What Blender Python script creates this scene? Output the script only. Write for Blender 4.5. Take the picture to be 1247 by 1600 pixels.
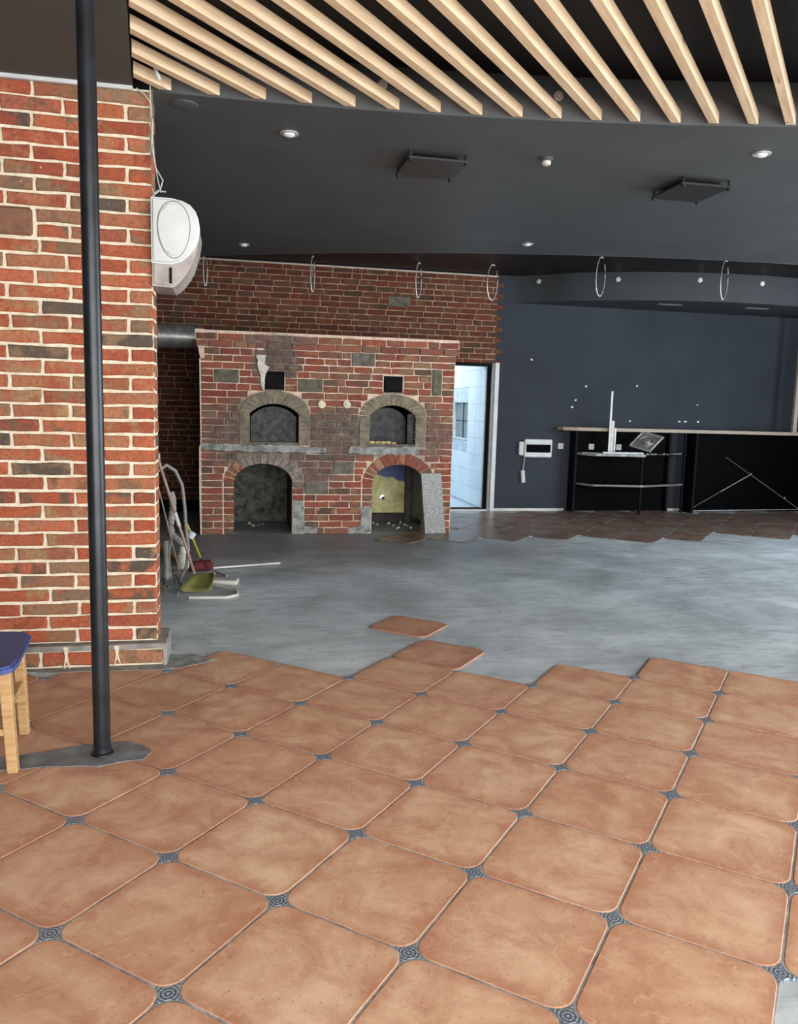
import bpy, bmesh, math, random
from mathutils import Vector, Matrix
random.seed(7)
S = bpy.context.scene
COL = S.collection
R = math.radians
for o in list(bpy.data.objects): bpy.data.objects.remove(o)

# ------------------------------------------------------------ camera, world, light, exposure
cam = bpy.data.cameras.new('camera'); cam_o = bpy.data.objects.new('camera', cam); COL.objects.link(cam_o)
cam.sensor_fit = 'VERTICAL'; cam.sensor_height = 36.0; cam.sensor_width = 36.0 * 1247 / 1600
cam.lens = 1253.2 / 1600 * 36; cam.clip_start = .05; cam.clip_end = 100
YAW, PITCH, ROLL = R(11.8), -0.13147, 0.0268
F = Vector((math.sin(YAW) * math.cos(PITCH), math.cos(YAW) * math.cos(PITCH), math.sin(PITCH)))
rt = Vector((math.cos(YAW), -math.sin(YAW), 0)); up = rt.cross(F)
rt2 = rt * math.cos(ROLL) + up * math.sin(ROLL); up2 = -rt * math.sin(ROLL) + up * math.cos(ROLL)
cam_o.matrix_world = Matrix(((rt2.x, up2.x, -F.x, 0), (rt2.y, up2.y, -F.y, 0), (rt2.z, up2.z, -F.z, 1.45), (0, 0, 0, 1)))
S.camera = cam_o
S.view_settings.view_transform = 'Standard'; S.view_settings.look = 'None'
S.view_settings.gamma = 1; S.view_settings.use_curve_mapping = False
S.view_settings.exposure = 1.1
w = bpy.data.worlds.new('World'); S.world = w; w.use_nodes = True
w.node_tree.nodes['Background'].inputs[0].default_value = (.78, .88, 1, 1)
w.node_tree.nodes['Background'].inputs[1].default_value = 1.0

def area(name, loc, rot, sx, sy, power, col=(1, 1, 1), spread=180):
    l = bpy.data.lights.new(name, 'AREA'); l.shape = 'RECTANGLE'; l.size = sx; l.size_y = sy
    l.energy = power; l.color = col; l.spread = R(spread)
    o = bpy.data.objects.new(name, l); o.location = loc; o.rotation_euler = rot; COL.objects.link(o); return o
area('daylight_front_window', (2.6, -2.45, 1.5), (R(90), 0, 0), 8.6, 2.7, 345, (1, .98, .95))
area('daylight_right_window', (9.3, 4.2, 1.6), (R(90), 0, R(90)), 6.5, 2.2, 270, (.86, .93, 1))
area('back_room_daylight', (2.2, 12.6, 2.5), (0, R(-25), 0), 1.2, 2.2, 30, (.86, .94, 1))

# ------------------------------------------------------------ node helpers
def s2l(c):
    return tuple(((v / 255) / 12.92 if v / 255 <= .04045 else ((v / 255 + .055) / 1.055) ** 2.4) for v in c[:3]) + (1,)
class NT:
    def __init__(s, name):
        s.m = bpy.data.materials.new(name); s.m.use_nodes = True; s.t = s.m.node_tree
        s.b = s.t.nodes['Principled BSDF']
    def n(s, ty, **k):
        x = s.t.nodes.new(ty)
        for a, b in k.items(): setattr(x, a, b)
        return x
    def set(s, node, key, v):
        if hasattr(v, 'is_linked') or isinstance(v, bpy.types.NodeSocket): s.t.links.new(v, node.inputs[key])
        else: node.inputs[key].default_value = v
    def coord(s, kind='pos', scale=(1, 1, 1)):
        if kind == 'pos': o = s.n('ShaderNodeNewGeometry').outputs['Position']
        else: o = s.n('ShaderNodeTexCoord').outputs['Object']
        if scale != (1, 1, 1):
            m = s.n('ShaderNodeMapping'); m.inputs['Scale'].default_value = scale; s.t.links.new(o, m.inputs[0]); o = m.outputs[0]
        return o
    def noise(s, scale, detail=4, rough=.6, co=None, dist=0, off=None):
        x = s.n('ShaderNodeTexNoise'); s.set(x, 'Scale', scale); s.set(x, 'Detail', detail); s.set(x, 'Roughness', rough); s.set(x, 'Distortion', dist)
        co = co or s.coord()
        if off is not None:
            v = s.n('ShaderNodeVectorMath', operation='ADD'); s.t.links.new(co, v.inputs[0]); s.set(v, 1, off); co = v.outputs[0]
        s.t.links.new(co, x.inputs['Vector']); return x.outputs['Fac']
    def ramp(s, f, stops, interp='LINEAR'):
        x = s.n('ShaderNodeValToRGB'); x.color_ramp.interpolation = interp; s.t.links.new(f, x.inputs[0])
        e = x.color_ramp.elements
        while len(e) < len(stops): e.new(.5)
        for k, (p, c) in enumerate(stops):
            e[k].position = p; e[k].color = c if len(c) == 4 else s2l(c)
        return x.outputs[0]
    def mask(s, f, a, b):
        x = s.n('ShaderNodeMapRange', interpolation_type='SMOOTHSTEP'); s.set(x, 0, f); s.set(x, 1, a); s.set(x, 2, b); return x.outputs[0]
    def mix(s, f, a, b, mode='MIX'):
        x = s.n('ShaderNodeMix', data_type='RGBA', blend_type=mode); s.set(x, 0, f)
        for k, v in ((6, a), (7, b)):
            if isinstance(v, (tuple, list)): x.inputs[k].default_value = v if len(v) == 4 else s2l(v)
            else: s.t.links.new(v, x.inputs[k])
        return x.outputs[2]
    def math(s, op, a, b=0.0, c=None):
        x = s.n('ShaderNodeMath', operation=op); s.set(x, 0, a); s.set(x, 1, b)
        if c is not None: s.set(x, 2, c)
        return x.outputs[0]
    def bump(s, h, st, d=.01):
        x = s.n('ShaderNodeBump'); s.set(x, 'Strength', st); s.set(x, 'Distance', d); s.set(x, 'Height', h)
        s.t.links.new(x.outputs[0], s.b.inputs['Normal'])
    def out(s, col=None, rough=None, metal=None, spec=None):
        if col is not None:
            if isinstance(col, (tuple, list)): s.b.inputs['Base Color'].default_value = col if len(col) == 4 else s2l(col)
            else: s.t.links.new(col, s.b.inputs['Base Color'])
        if rough is not None: s.set(s.b, 'Roughness', rough)
        if metal is not None: s.set(s.b, 'Metallic', metal)
        if spec is not None: s.set(s.b, 'Specular IOR Level', spec)
        return s.m
BL, WH = (0, 0, 0, 1), (1, 1, 1, 1)
def simple(name, c, rough=.6, metal=0, var=.12, sc=8, spec=.5, bump=0.0):
    t = NT(name); n = t.noise(sc)
    d = tuple(max(0, v * (1 - var)) for v in c); l = tuple(min(255, v * (1 + var)) for v in c)
    col = t.ramp(n, [(.3, d), (.7, l)])
    if bump: t.bump(t.noise(sc * 6), bump, .004)
    return t.out(col, rough, metal, spec)

def brick_mat(name, stops, mortar, splash=.72, dim=1.0, soot=None, attr=False):
    t = NT(name); P = t.coord()
    rnd = t.n('ShaderNodeAttribute', attribute_name='rnd').outputs['Fac'] if attr else t.n('ShaderNodeObjectInfo').outputs['Random']
    base = t.ramp(rnd, stops, 'LINEAR')
    off = t.n('ShaderNodeCombineXYZ'); t.set(off, 0, t.math('MULTIPLY', rnd, 37.0)); offv = off.outputs[0]
    big = t.noise(9, 4, .6, P, .3, offv)
    r2 = t.math('FRACT', t.math('MULTIPLY', rnd, 17.3)); other = t.ramp(r2, [(p, tuple(v * dim for v in q)) for p, q in ((0, (120, 88, 68)), (.3, (170, 134, 98)), (.5, (92, 82, 72)), (.62, (150, 122, 96)), (.8, (184, 104, 76)), (1, (150, 76, 58)))])
    c = t.mix(t.mask(big, .44, .62), base, other)
    fine = t.noise(60, 5, .7, P)
    c = t.mix(t.mask(fine, .45, .75), c, (60, 36, 28)) if False else t.mix(t.math('MULTIPLY', t.mask(fine, .4, .72), .5), c, (78, 50, 38))
    light = t.noise(35, 5, .65, P, .5)
    c = t.mix(t.math('MULTIPLY', t.mask(light, .6, .75), .45), c, tuple(v * dim for v in (214, 158, 122)))
    sp = t.noise(26, 6, .75, P, .8, offv)
    c = t.mix(t.mask(sp, splash, splash + .05), c, mortar)
    if soot: c = soot(t, c, P)
    t.bump(t.math('ADD', fine, t.math('MULTIPLY', big, 1.5)), .5, .006)
    return t.out(c, .85, 0, .25)

def soot_fn(t, c, P):
    """grey soot and cement wash of the oven: around both mouths, along the shelf, above the vent"""
    sx = t.n('ShaderNodeSeparateXYZ'); t.t.links.new(P, sx.inputs[0]); X, Zc = sx.outputs[0], sx.outputs[2]
    nz = t.noise(3.2, 5, .65, P, .4)
    def blob(x, z, rx, rz):
        a = t.math('DIVIDE', t.math('SUBTRACT', X, x), rx); b = t.math('DIVIDE', t.math('SUBTRACT', Zc, z), rz)
        d = t.math('ADD', t.math('MULTIPLY', a, a), t.math('MULTIPLY', b, b))
        d = t.math('ADD', d, t.math('MULTIPLY', t.math('SUBTRACT', nz, .5), 2.2))
        return t.mask(d, 1.15, .35)
    m = None
    for x, z, rx, rz, k in ((.35, 1.15, .75, .42, .72), (1.85, 1.12, .7, .42, .7), (1.1, 1.12, .5, .32, .82), (.5, 1.9, .3, .26, .85), (.5, 2.12, .5, .08, .6),
                            (.42, .84, .7, .16, .85), (1.6, .93, .8, .09, .75), (.82, .68, .3, .22, .75)):
        b = t.math('MULTIPLY', blob(x, z, rx, rz), k)
        m = b if m is None else t.math('MAXIMUM', m, b)
    gr = t.ramp(t.noise(14, 5, .7, P), [(.3, (70, 62, 56)), (.5, (100, 90, 82)), (.7, (134, 124, 114))])
    return t.mix(m, c, gr)

RED = [(0, (178, 94, 62)), (.14, (156, 82, 60)), (.3, (190, 110, 78)), (.44, (148, 80, 60)), (.55, (176, 122, 90)), (.66, (174, 92, 62)), (.76, (142, 114, 88)), (.85, (180, 98, 74)), (.93, (96, 86, 76)), (1, (82, 74, 66))]
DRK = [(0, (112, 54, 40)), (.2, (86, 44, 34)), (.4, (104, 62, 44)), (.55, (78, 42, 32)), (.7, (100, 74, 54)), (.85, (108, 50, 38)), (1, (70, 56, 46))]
OVN = [(0, (150, 82, 66)), (.2, (128, 70, 60)), (.4, (156, 92, 74)), (.6, (118, 66, 58)), (.75, (144, 100, 80)), (.88, (110, 88, 74)), (1, (90, 74, 66))]
CREAM = (226, 212, 188)
M = {}
M['near_brick'] = brick_mat('near_brick', RED, CREAM, .66)
M['near_brick_stuff'] = brick_mat('near_brick_stuff', RED, CREAM, .66, attr=True)
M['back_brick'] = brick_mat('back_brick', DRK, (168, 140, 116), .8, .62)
M['back_brick_stuff'] = brick_mat('back_brick_stuff', DRK, (168, 140, 116), .8, .62, attr=True)
M['oven_brick'] = brick_mat('oven_brick', OVN, (220, 196, 176), .7, .9, soot=soot_fn)
M['oven_brick_stuff'] = brick_mat('oven_brick_stuff', OVN, (220, 196, 176), .7, .9, soot=soot_fn, attr=True)
def mortar_mat(name, a, b, soot=None):
    t = NT(name); P = t.coord(); n = t.noise(22, 5, .7, P); c = t.ramp(n, [(.3, a), (.65, b)])
    if soot: c = soot(t, c, P)
    t.bump(t.noise(70, 4, .7, P), .7, .006); return t.out(c, .9, 0, .2)
M['near_mortar'] = mortar_mat('near_mortar', (206, 192, 160), (244, 234, 214))
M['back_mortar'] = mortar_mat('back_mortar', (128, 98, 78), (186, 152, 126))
M['oven_mortar'] = mortar_mat('oven_mortar', (196, 168, 150), (236, 212, 192), soot_fn)
M['edge_mortar'] = mortar_mat('edge_mortar', (190, 172, 154), (222, 208, 192))

def tile_mat(name, a, b, edge, rough, dirt=0.0, dirtc=(70, 64, 60)):
    t = NT(name); P = t.coord(); O = t.coord('obj')
    rnd = t.n('ShaderNodeObjectInfo').outputs['Random']
    off = t.n('ShaderNodeCombineXYZ'); t.set(off, 0, t.math('MULTIPLY', rnd, 53.0)); ov = off.outputs[0]
    n1 = t.noise(5, 6, .68, O, .5, ov); c = t.ramp(n1, [(.36, a), (.5, tuple((p + q) / 2 for p, q in zip(a, b))), (.64, b)])
    sx = t.n('ShaderNodeSeparateXYZ'); t.t.links.new(O, sx.inputs[0])
    m = t.math('MAXIMUM', t.math('ABSOLUTE', sx.outputs[0]), t.math('ABSOLUTE', sx.outputs[1]))
    m = t.math('ADD', m, t.math('MULTIPLY', t.math('SUBTRACT', t.noise(7, 4, .7, O, .3, ov), .5), .16))
    c = t.mix(t.math('MULTIPLY', t.mask(m, .15, .235), .75), c, edge)
    c = t.mix(t.math('MULTIPLY', rnd, .28), c, edge)
    c = t.mix(t.math('MULTIPLY', t.mask(t.noise(22, 6, .75, O, 1.0, ov), .54, .7), .5), c, (232, 198, 160))
    c = t.mix(t.math('MULTIPLY', t.mask(t.noise(90, 3, .6, O, .2, ov), .62, .72), .6), c, (120, 78, 58))
    c = t.mix(t.math('MULTIPLY', t.mask(t.noise(45, 3, .6, O, 1.5, ov), .73, .77), .6), c, (230, 214, 196))
    if dirt:
        c = t.mix(t.mask(t.noise(3.5, 6, .7, P, .4), .62 - dirt * .4, .72 - dirt * .25), c, dirtc)
    sx2 = t.n('ShaderNodeSeparateXYZ'); t.t.links.new(P, sx2.inputs[0])
    # soiling around the foot of the iron post and along the pillar
    dx = t.math('SUBTRACT', sx2.outputs[0], -.75); dy = t.math('SUBTRACT', sx2.outputs[1], 3.9)
    dd = t.math('ADD', t.math('MULTIPLY', dx, dx), t.math('MULTIPLY', t.math('MULTIPLY', dy, dy), .8))
    dd = t.math('ADD', dd, t.math('MULTIPLY', t.math('SUBTRACT', n1, .5), .6))
    c = t.mix(t.math('MULTIPLY', t.mask(dd, .75, .1), .3), c, (112, 80, 66))
    t.bump(t.math('ADD', t.noise(12, 5, .6, O, .4, ov), t.math('MULTIPLY', t.noise(120, 3, .6, O), .2)), .18, .01)
    return t.out(c, rough, 0, .4)
M['tile'] = tile_mat('terracotta_tile', (196, 146, 116), (230, 194, 160), (186, 126, 98), .5)
M['tile_old'] = tile_mat('dirty_tile', (112, 86, 74), (152, 126, 110), (98, 76, 66), .32, .4, (138, 130, 122))
M['tile_loose'] = tile_mat('worn_tile', (178, 124, 100), (210, 166, 138), (164, 108, 84), .55, .12, (150, 146, 140))
def grout():
    t = NT('grout'); P = t.coord(); c = t.ramp(t.noise(9, 6, .75, P, .5), [(.32, (112, 112, 112)), (.5, (156, 154, 150)), (.7, (206, 200, 190))])
    t.bump(t.noise(90), .5, .004); return t.out(c, .85)
M['grout'] = grout()
def concrete():
    t = NT('concrete'); P = t.coord()
    ps = t.coord('pos', (.6, 2.2, 1))
    n = t.noise(1.3, 7, .65, P, .5); c = t.ramp(n, [(.3, (160, 169, 173)), (.5, (194, 204, 209)), (.68, (222, 232, 236))])
    c = t.mix(t.math('MULTIPLY', t.mask(t.noise(5, 7, .75, ps, 1.0), .46, .64), .45), c, (142, 148, 151))
    c = t.mix(t.math('MULTIPLY', t.mask(t.noise(9, 6, .75, ps, 1.5), .6, .7), .4), c, (222, 226, 228))
    c = t.mix(t.math('MULTIPLY', t.mask(t.noise(60, 4, .8, P, .5), .55, .75), .35), c, (106, 108, 110))
    w1 = t.n('ShaderNodeTexVoronoi', feature='DISTANCE_TO_EDGE'); t.set(w1, 'Scale', .55)
    v = t.n('ShaderNodeVectorMath', operation='ADD'); t.t.links.new(P, v.inputs[0])
    nn = t.n('ShaderNodeTexNoise'); t.set(nn, 'Scale', 3.0); t.t.links.new(P, nn.inputs['Vector'])
    sc = t.n('ShaderNodeVectorMath', operation='SCALE'); t.t.links.new(nn.outputs['Color'], sc.inputs[0]); sc.inputs['Scale'].default_value = .35
    t.t.links.new(sc.outputs[0], v.inputs[1]); t.t.links.new(v.outputs[0], w1.inputs['Vector'])
    c = t.mix(t.math('MULTIPLY', t.mask(w1.outputs['Distance'], .004, .0005), .22), c, (96, 98, 100))
    # darker grey in front of the oven and in the back left corner
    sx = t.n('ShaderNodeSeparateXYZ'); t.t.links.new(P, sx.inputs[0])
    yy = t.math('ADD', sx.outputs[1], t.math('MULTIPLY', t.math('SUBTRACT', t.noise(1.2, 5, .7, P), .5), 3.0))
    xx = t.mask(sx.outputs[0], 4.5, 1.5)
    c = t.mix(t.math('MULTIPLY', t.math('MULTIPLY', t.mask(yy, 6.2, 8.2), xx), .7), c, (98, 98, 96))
    t.bump(t.math('ADD', n, t.math('MULTIPLY', t.noise(40, 5, .7, P), .3)), .2, .01)
    return t.out(c, t.ramp(n, [(.3, (.42, .42, .42, 1)), (.7, (.62, .62, .62, 1))]), 0, .5)
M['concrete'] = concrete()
def cabochon():
    t = NT('cabochon'); O = t.coord('obj')
    sx = t.n('ShaderNodeSeparateXYZ'); t.t.links.new(O, sx.inputs[0])
    ax, ay = t.math('ABSOLUTE', sx.outputs[0]), t.math('ABSOLUTE', sx.outputs[1])
    r = t.math('SQRT', t.math('ADD', t.math('MULTIPLY', ax, ax), t.math('MULTIPLY', ay, ay)))
    p = t.math('ADD', t.math('SINE', t.math('MULTIPLY', r, 620.0)), t.math('MULTIPLY', t.math('COSINE', t.math('MULTIPLY', t.math('ARCTAN2', sx.outputs[1], sx.outputs[0]), 8.0)), .5))
    c = t.mix(t.mask(p, -.2, .5), (72, 86, 106), (158, 166, 172))
    c = t.mix(t.mask(r, .034, .045), c, (112, 124, 134))
    c = t.mix(t.math('MULTIPLY', t.mask(t.noise(80, 4, .7), .5, .7), .5), c, (120, 120, 116))
    return t.out(c, .4)
M['cabochon'] = cabochon()
def wood(name, a, b, c3, rough=.6):
    t = NT(name); O = t.coord('obj', (1.0, 14, 14))
    rnd = t.n('ShaderNodeObjectInfo').outputs['Random']
    off = t.n('ShaderNodeCombineXYZ'); t.set(off, 0, t.math('MULTIPLY', rnd, 91.0)); t.set(off, 1, t.math('MULTIPLY', rnd, 31.0)); ov = off.outputs[0]
    c = t.ramp(t.noise(3.2, 6, .6, O, .6, ov), [(.3, a), (.55, b), (.75, c3)])
    O2 = t.coord('obj', (1, 2.2, 2.2))
    c = t.mix(t.mask(t.noise(4.5, 2, .5, O2, .3, ov), .73, .78), c, tuple(v * .62 for v in a))
    c = t.mix(t.math('MULTIPLY', rnd, .2), c, tuple(v * .8 for v in b))
    t.bump(t.noise(6, 5, .6, O, .4, ov), .15, .004); return t.out(c, rough, 0, .3)
M['pine'] = wood('pine', (196, 166, 130), (220, 194, 160), (232, 210, 180))
M['stool_wood'] = wood('stool_wood', (164, 126, 84), (192, 156, 110), (208, 176, 132))
M['counter_wood'] = wood('counter_wood', (140, 128, 112), (164, 150, 134), (184, 172, 156), .4)
M['post_wood'] = wood('post_wood', (150, 142, 130), (176, 168, 156), (196, 190, 180), .5)
M['ceiling'] = simple('ceiling_paint', (76, 79, 79), .55, 0, .06, 2.0, .4)
M['soffit'] = simple('soffit_paint', (72, 73, 70), .7, 0, .04, 2.0, .4)
M['bulk'] = simple('bulkhead_paint', (55, 59, 62), .6, 0, .06, 2.0, .3)
M['fascia'] = simple('fascia_paint', (80, 84, 86), .55, 0, .06, 2.0, .4)
M['upper'] = simple('upper_ceiling', (14, 9, 9), .5, 0, .3, 3.0, .4)
def darkwall():
    t = NT('dark_wall'); P = t.coord(); c = t.ramp(t.noise(1.2, 5, .6, P), [(.3, (44, 49, 56)), (.7, (54, 60, 68))])
    c = t.mix(t.math('MULTIPLY', t.mask(t.noise(30, 5, .7, P), .6, .75), .2), c, (86, 90, 94))
    return t.out(c, .75, 0, .2)
M['dark_wall'] = darkwall()
M['white'] = simple('white_plastic', (196, 200, 200), .35, 0, .05, 5)
M['offwhite'] = simple('aged_plastic', (196, 192, 184), .5, 0, .1, 6)
M['ac_shaded'] = simple('ac_shade_grey', (158, 150, 146), .5, 0, .14, 9)  # housing plastic greyed: shade of the lower zone put into the colour
M['black'] = simple('black_gloss', (3, 3, 4), .55, 0, .3, 3, .03)
M['black_matt'] = simple('black_matt', (12, 12, 13), .7, 0, .3, 3, .12)
M['iron'] = simple('black_iron', (34, 38, 42), .36, .4, .25, 10, .5, .1)
M['steel'] = simple('steel', (200, 200, 198), .34, .75, .15, 12)
M['steel_dull'] = simple('steel_dull', (176, 180, 180), .5, .4, .2, 14)
M['chrome'] = simple('chrome', (200, 200, 200), .3, .8, .08, 10)
M['panel_face'] = simple('dark_panel', (44, 44, 45), .4, 0, .1, 4)
M['door_metal'] = simple('sooty_iron', (58, 60, 59), .65, .1, .45, 15, .4, .5)
M['cream'] = simple('cream_ceramic', (222, 212, 186), .6)
M['firebrick'] = simple('firebrick', (176, 160, 112), .8, 0, .25, 20, .3, .4)
M['stone'] = simple('grey_stone', (104, 98, 90), .85, 0, .22, 16, .3, .5)
M['stone_green'] = simple('green_stone', (96, 92, 78), .85, 0, .22, 16, .3, .5)
M['brown_block'] = simple('brown_block', (122, 88, 70), .8, 0, .12, 16, .3, .3)
M['arch_brick'] = simple('sooted_arch_brick', (118, 110, 94), .85, 0, .22, 12, .3, .5)
M['arch_grey'] = simple('cement_arch_brick', (124, 116, 108), .85, 0, .26, 14, .3, .5)
M['arch_red'] = brick_mat('arch_red', [(0, (150, 74, 60)), (.5, (128, 66, 56)), (.8, (142, 84, 70)), (1, (110, 70, 62))], (200, 176, 156), .8)
M['cement'] = simple('cement', (136, 138, 134), .85, 0, .25, 14, .3, .5)
M['cement_dark'] = simple('wet_cement', (112, 116, 118), .7, 0, .25, 8, .4, .4)
M['plaster_white'] = simple('plaster_white', (206, 200, 190), .8, 0, .12, 20, .3, .4)
M['niche_plaster'] = simple('niche_plaster', (76, 78, 72), .9, 0, .45, 16, .2, .4)
M['niche_side'] = simple('niche_side', (62, 60, 56), .9, 0, .3, 6, .2, .4)
M['louver_dark'] = simple('dim_lamp_grey', (92, 96, 98), .6)
M['louver'] = simple('louver_grey', (126, 130, 132), .5, 0, .12, 10)
M['frame_brown'] = simple('frame_brown', (74, 66, 58), .7, 0, .2, 10)
def yellow_board():
    t = NT('yellow_board'); P = t.coord(); sx = t.n('ShaderNodeSeparateXYZ'); t.t.links.new(P, sx.inputs[0])
    c = t.ramp(t.noise(7, 6, .75, P, .6), [(.3, (140, 136, 84)), (.5, (192, 188, 124)), (.7, (222, 220, 172))])
    zz = t.math('ADD', sx.outputs[2], t.math('MULTIPLY', t.math('SUBTRACT', t.noise(6, 5, .7, P), .5), .18))
    zz = t.math('ADD', zz, t.math('MULTIPLY', t.math('SUBTRACT', sx.outputs[0], 2.0), .22))
    c = t.mix(t.mask(zz, .52, .55), c, (42, 58, 112)); return t.out(c, .5)
M['yellow_board'] = yellow_board()
def granite():
    t = NT('granite'); P = t.coord(); c = t.ramp(t.noise(85, 3, .8, P, .4), [(.36, (58, 62, 62)), (.48, (110, 114, 112)), (.6, (160, 164, 160))])
    return t.out(c, .35)
M['granite'] = granite()
M['white_tile'] = simple('white_wall_tile', (206, 222, 232), .15, 0, .04, 3)
M['white_grout'] = simple('white_grout', (170, 186, 198), .8)
M['hatch_grey'] = simple('hatch_grey', (108, 118, 118), .3)
M['blue_seat'] = simple('blue_seat', (62, 82, 136), .5, 0, .1, 9, .4, .1)
M['pole_pink'] = simple('mop_handle', (158, 130, 116), .5)
M['hose'] = simple('grey_hose', (128, 128, 124), .55)
M['yellow'] = simple('yellow_plastic', (196, 182, 62), .45)
M['ochre'] = simple('ochre_wood', (170, 142, 60), .6)
M['olive'] = simple('olive_plastic', (112, 112, 62), .5, 0, .2, 12)
M['maroon'] = simple('maroon_cloth', (92, 46, 48), .9, 0, .3, 20, .2, .6)
M['pvc'] = simple('grey_pipe', (138, 138, 134), .5, 0, .15, 12)
M['wire'] = simple('wire_grey', (108, 106, 100), .5)
M['plinth'] = simple('plinth_grey', (136, 134, 130), .85, 0, .2, 12, .3, .4)
M['lamp_glass'] = simple('lamp_lens', (232, 232, 226), .3, 0, .04)
t = NT('glass'); t.set(t.b, 'Transmission Weight', 1.0); M['glass'] = t.out((235, 242, 244), .02)

# ------------------------------------------------------------ mesh helpers
class MB:
    def __init__(s): s.bm = bmesh.new()
    def box(s, x0, x1, y0, y1, z0, z1, bev=0.0):
        r = bmesh.ops.create_cube(s.bm, size=1.0); vs = r['verts']
        bmesh.ops.scale(s.bm, vec=(abs(x1 - x0), abs(y1 - y0), abs(z1 - z0)), verts=vs)
        bmesh.ops.translate(s.bm, vec=((x0 + x1) / 2, (y0 + y1) / 2, (z0 + z1) / 2), verts=vs)
        if bev:
            es = list({e for v in vs for e in v.link_edges}); bmesh.ops.bevel(s.bm, geom=es, offset=bev, segments=1, affect='EDGES')
        return s
    def tube(s, pts, r, seg=10, cap=True):
        pts = [Vector(p) for p in pts]; rs = r if isinstance(r, (list, tuple)) else [r] * len(pts)
        rings = []; prev = None
        for k, p in enumerate(pts):
            d = (pts[min(k + 1, len(pts) - 1)] - pts[max(k - 1, 0)]).normalized()
            a = prev if prev is not None else (Vector((0, 0, 1)) if abs(d.z) < .9 else Vector((1, 0, 0)))
            u = a - d * a.dot(d); u.normalize(); v = d.cross(u); prev = u
            rings.append([s.bm.verts.new(p + (u * math.cos(2 * math.pi * q / seg) + v * math.sin(2 * math.pi * q / seg)) * rs[k]) for q in range(seg)])
        for a, b in zip(rings, rings[1:]):
            for q in range(seg): s.bm.faces.new((a[q], a[(q + 1) % seg], b[(q + 1) % seg], b[q]))
        if cap:
            s.bm.faces.new(rings[0][::-1]); s.bm.faces.new(rings[-1])
        return s
    def prism(s, poly, axis, a, b):
        """poly: 2D points; axis 'y' -> (x,z) outline extruded y a..b ; 'z' -> (x,y); 'x' -> (y,z)"""
        f = {'y': lambda p, t: (p[0], t, p[1]), 'z': lambda p, t: (p[0], p[1], t), 'x': lambda p, t: (t, p[0], p[1])}[axis]
        A = [s.bm.verts.new(f(p, a)) for p in poly]; B = [s.bm.verts.new(f(p, b)) for p in poly]; n = len(poly)
        s.bm.faces.new(A); s.bm.faces.new(B[::-1])
        for k in range(n): s.bm.faces.new((A[k], B[k], B[(k + 1) % n], A[(k + 1) % n]))
        return s
    def lathe(s, prof, loc, seg=16, mat=None):
        rings = []
        for r, h in prof:
            ring = []
            for q in range(seg):
                p = Vector((r * math.cos(2 * math.pi * q / seg), r * math.sin(2 * math.pi * q / seg), h))
                if mat: p = mat @ p
                ring.append(s.bm.verts.new(p + Vector(loc)))
            rings.append(ring)
        for a, b in zip(rings, rings[1:]):
            for q in range(seg): s.bm.faces.new((a[q], a[(q + 1) % seg], b[(q + 1) % seg], b[q]))
        s.bm.faces.new(rings[0][::-1]); s.bm.faces.new(rings[-1]); return s
    def build(s, name, mat, parent=None, smooth=False, label=None):
        bmesh.ops.recalc_face_normals(s.bm, faces=s.bm.faces)
        me = bpy.data.meshes.new(name); s.bm.to_mesh(me); s.bm.free()
        me.materials.append(mat)
        if smooth:
            for p in me.polygons: p.use_smooth = True
        return link(name, me, parent, label)
def link(name, me, parent=None, label=None):
    o = bpy.data.objects.new(name, me); COL.objects.link(o)
    if parent: o.parent = parent
    if label: o['label'] = label
    return o
def smooth_mod(o, ang=40):
    for p in o.data.polygons: p.use_smooth = True
    o.data.set_sharp_from_angle(angle=R(ang)); return o
def tag(o, label, cat, group=None):
    o['label'] = label; o['category'] = cat
    if group: o['group'] = group
    return o
def struct(o): o['kind'] = 'structure'; return o
def empty(name, loc=(0, 0, 0)):
    o = bpy.data.objects.new(name, None); o.empty_display_size = .1; COL.objects.link(o); o.location = loc; return o
def plate(name, outer, holes, axis, a, b, mat, parent=None):
    """flat slab with holes; outline in 2D, extruded along axis from a to b"""
    cu = bpy.data.curves.new('tmp', 'CURVE'); cu.dimensions = '2D'; cu.fill_mode = 'BOTH'; cu.extrude = abs(b - a) / 2
    for poly in [outer] + holes:
        sp = cu.splines.new('POLY'); sp.points.add(len(poly) - 1); sp.use_cyclic_u = True
        for k, p in enumerate(poly): sp.points[k].co = (p[0], p[1], 0, 1)
    to = bpy.data.objects.new('tmp', cu); me = bpy.data.meshes.new_from_object(to)
    bpy.data.objects.remove(to); bpy.data.curves.remove(cu)
    mid = (a + b) / 2
    for v in me.vertices:
        x, y, z = v.co
        v.co = (x, mid + z, y) if axis == 'y' else ((x, y, mid + z) if axis == 'z' else (mid + z, x, y))
    bm = bmesh.new(); bm.from_mesh(me); bmesh.ops.remove_doubles(bm, verts=bm.verts, dist=1e-5)
    bmesh.ops.recalc_face_normals(bm, faces=bm.faces); bm.to_mesh(me); bm.free()
    me.name = name; me.materials.clear(); me.materials.append(mat)
    return link(name, me, parent)

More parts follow.
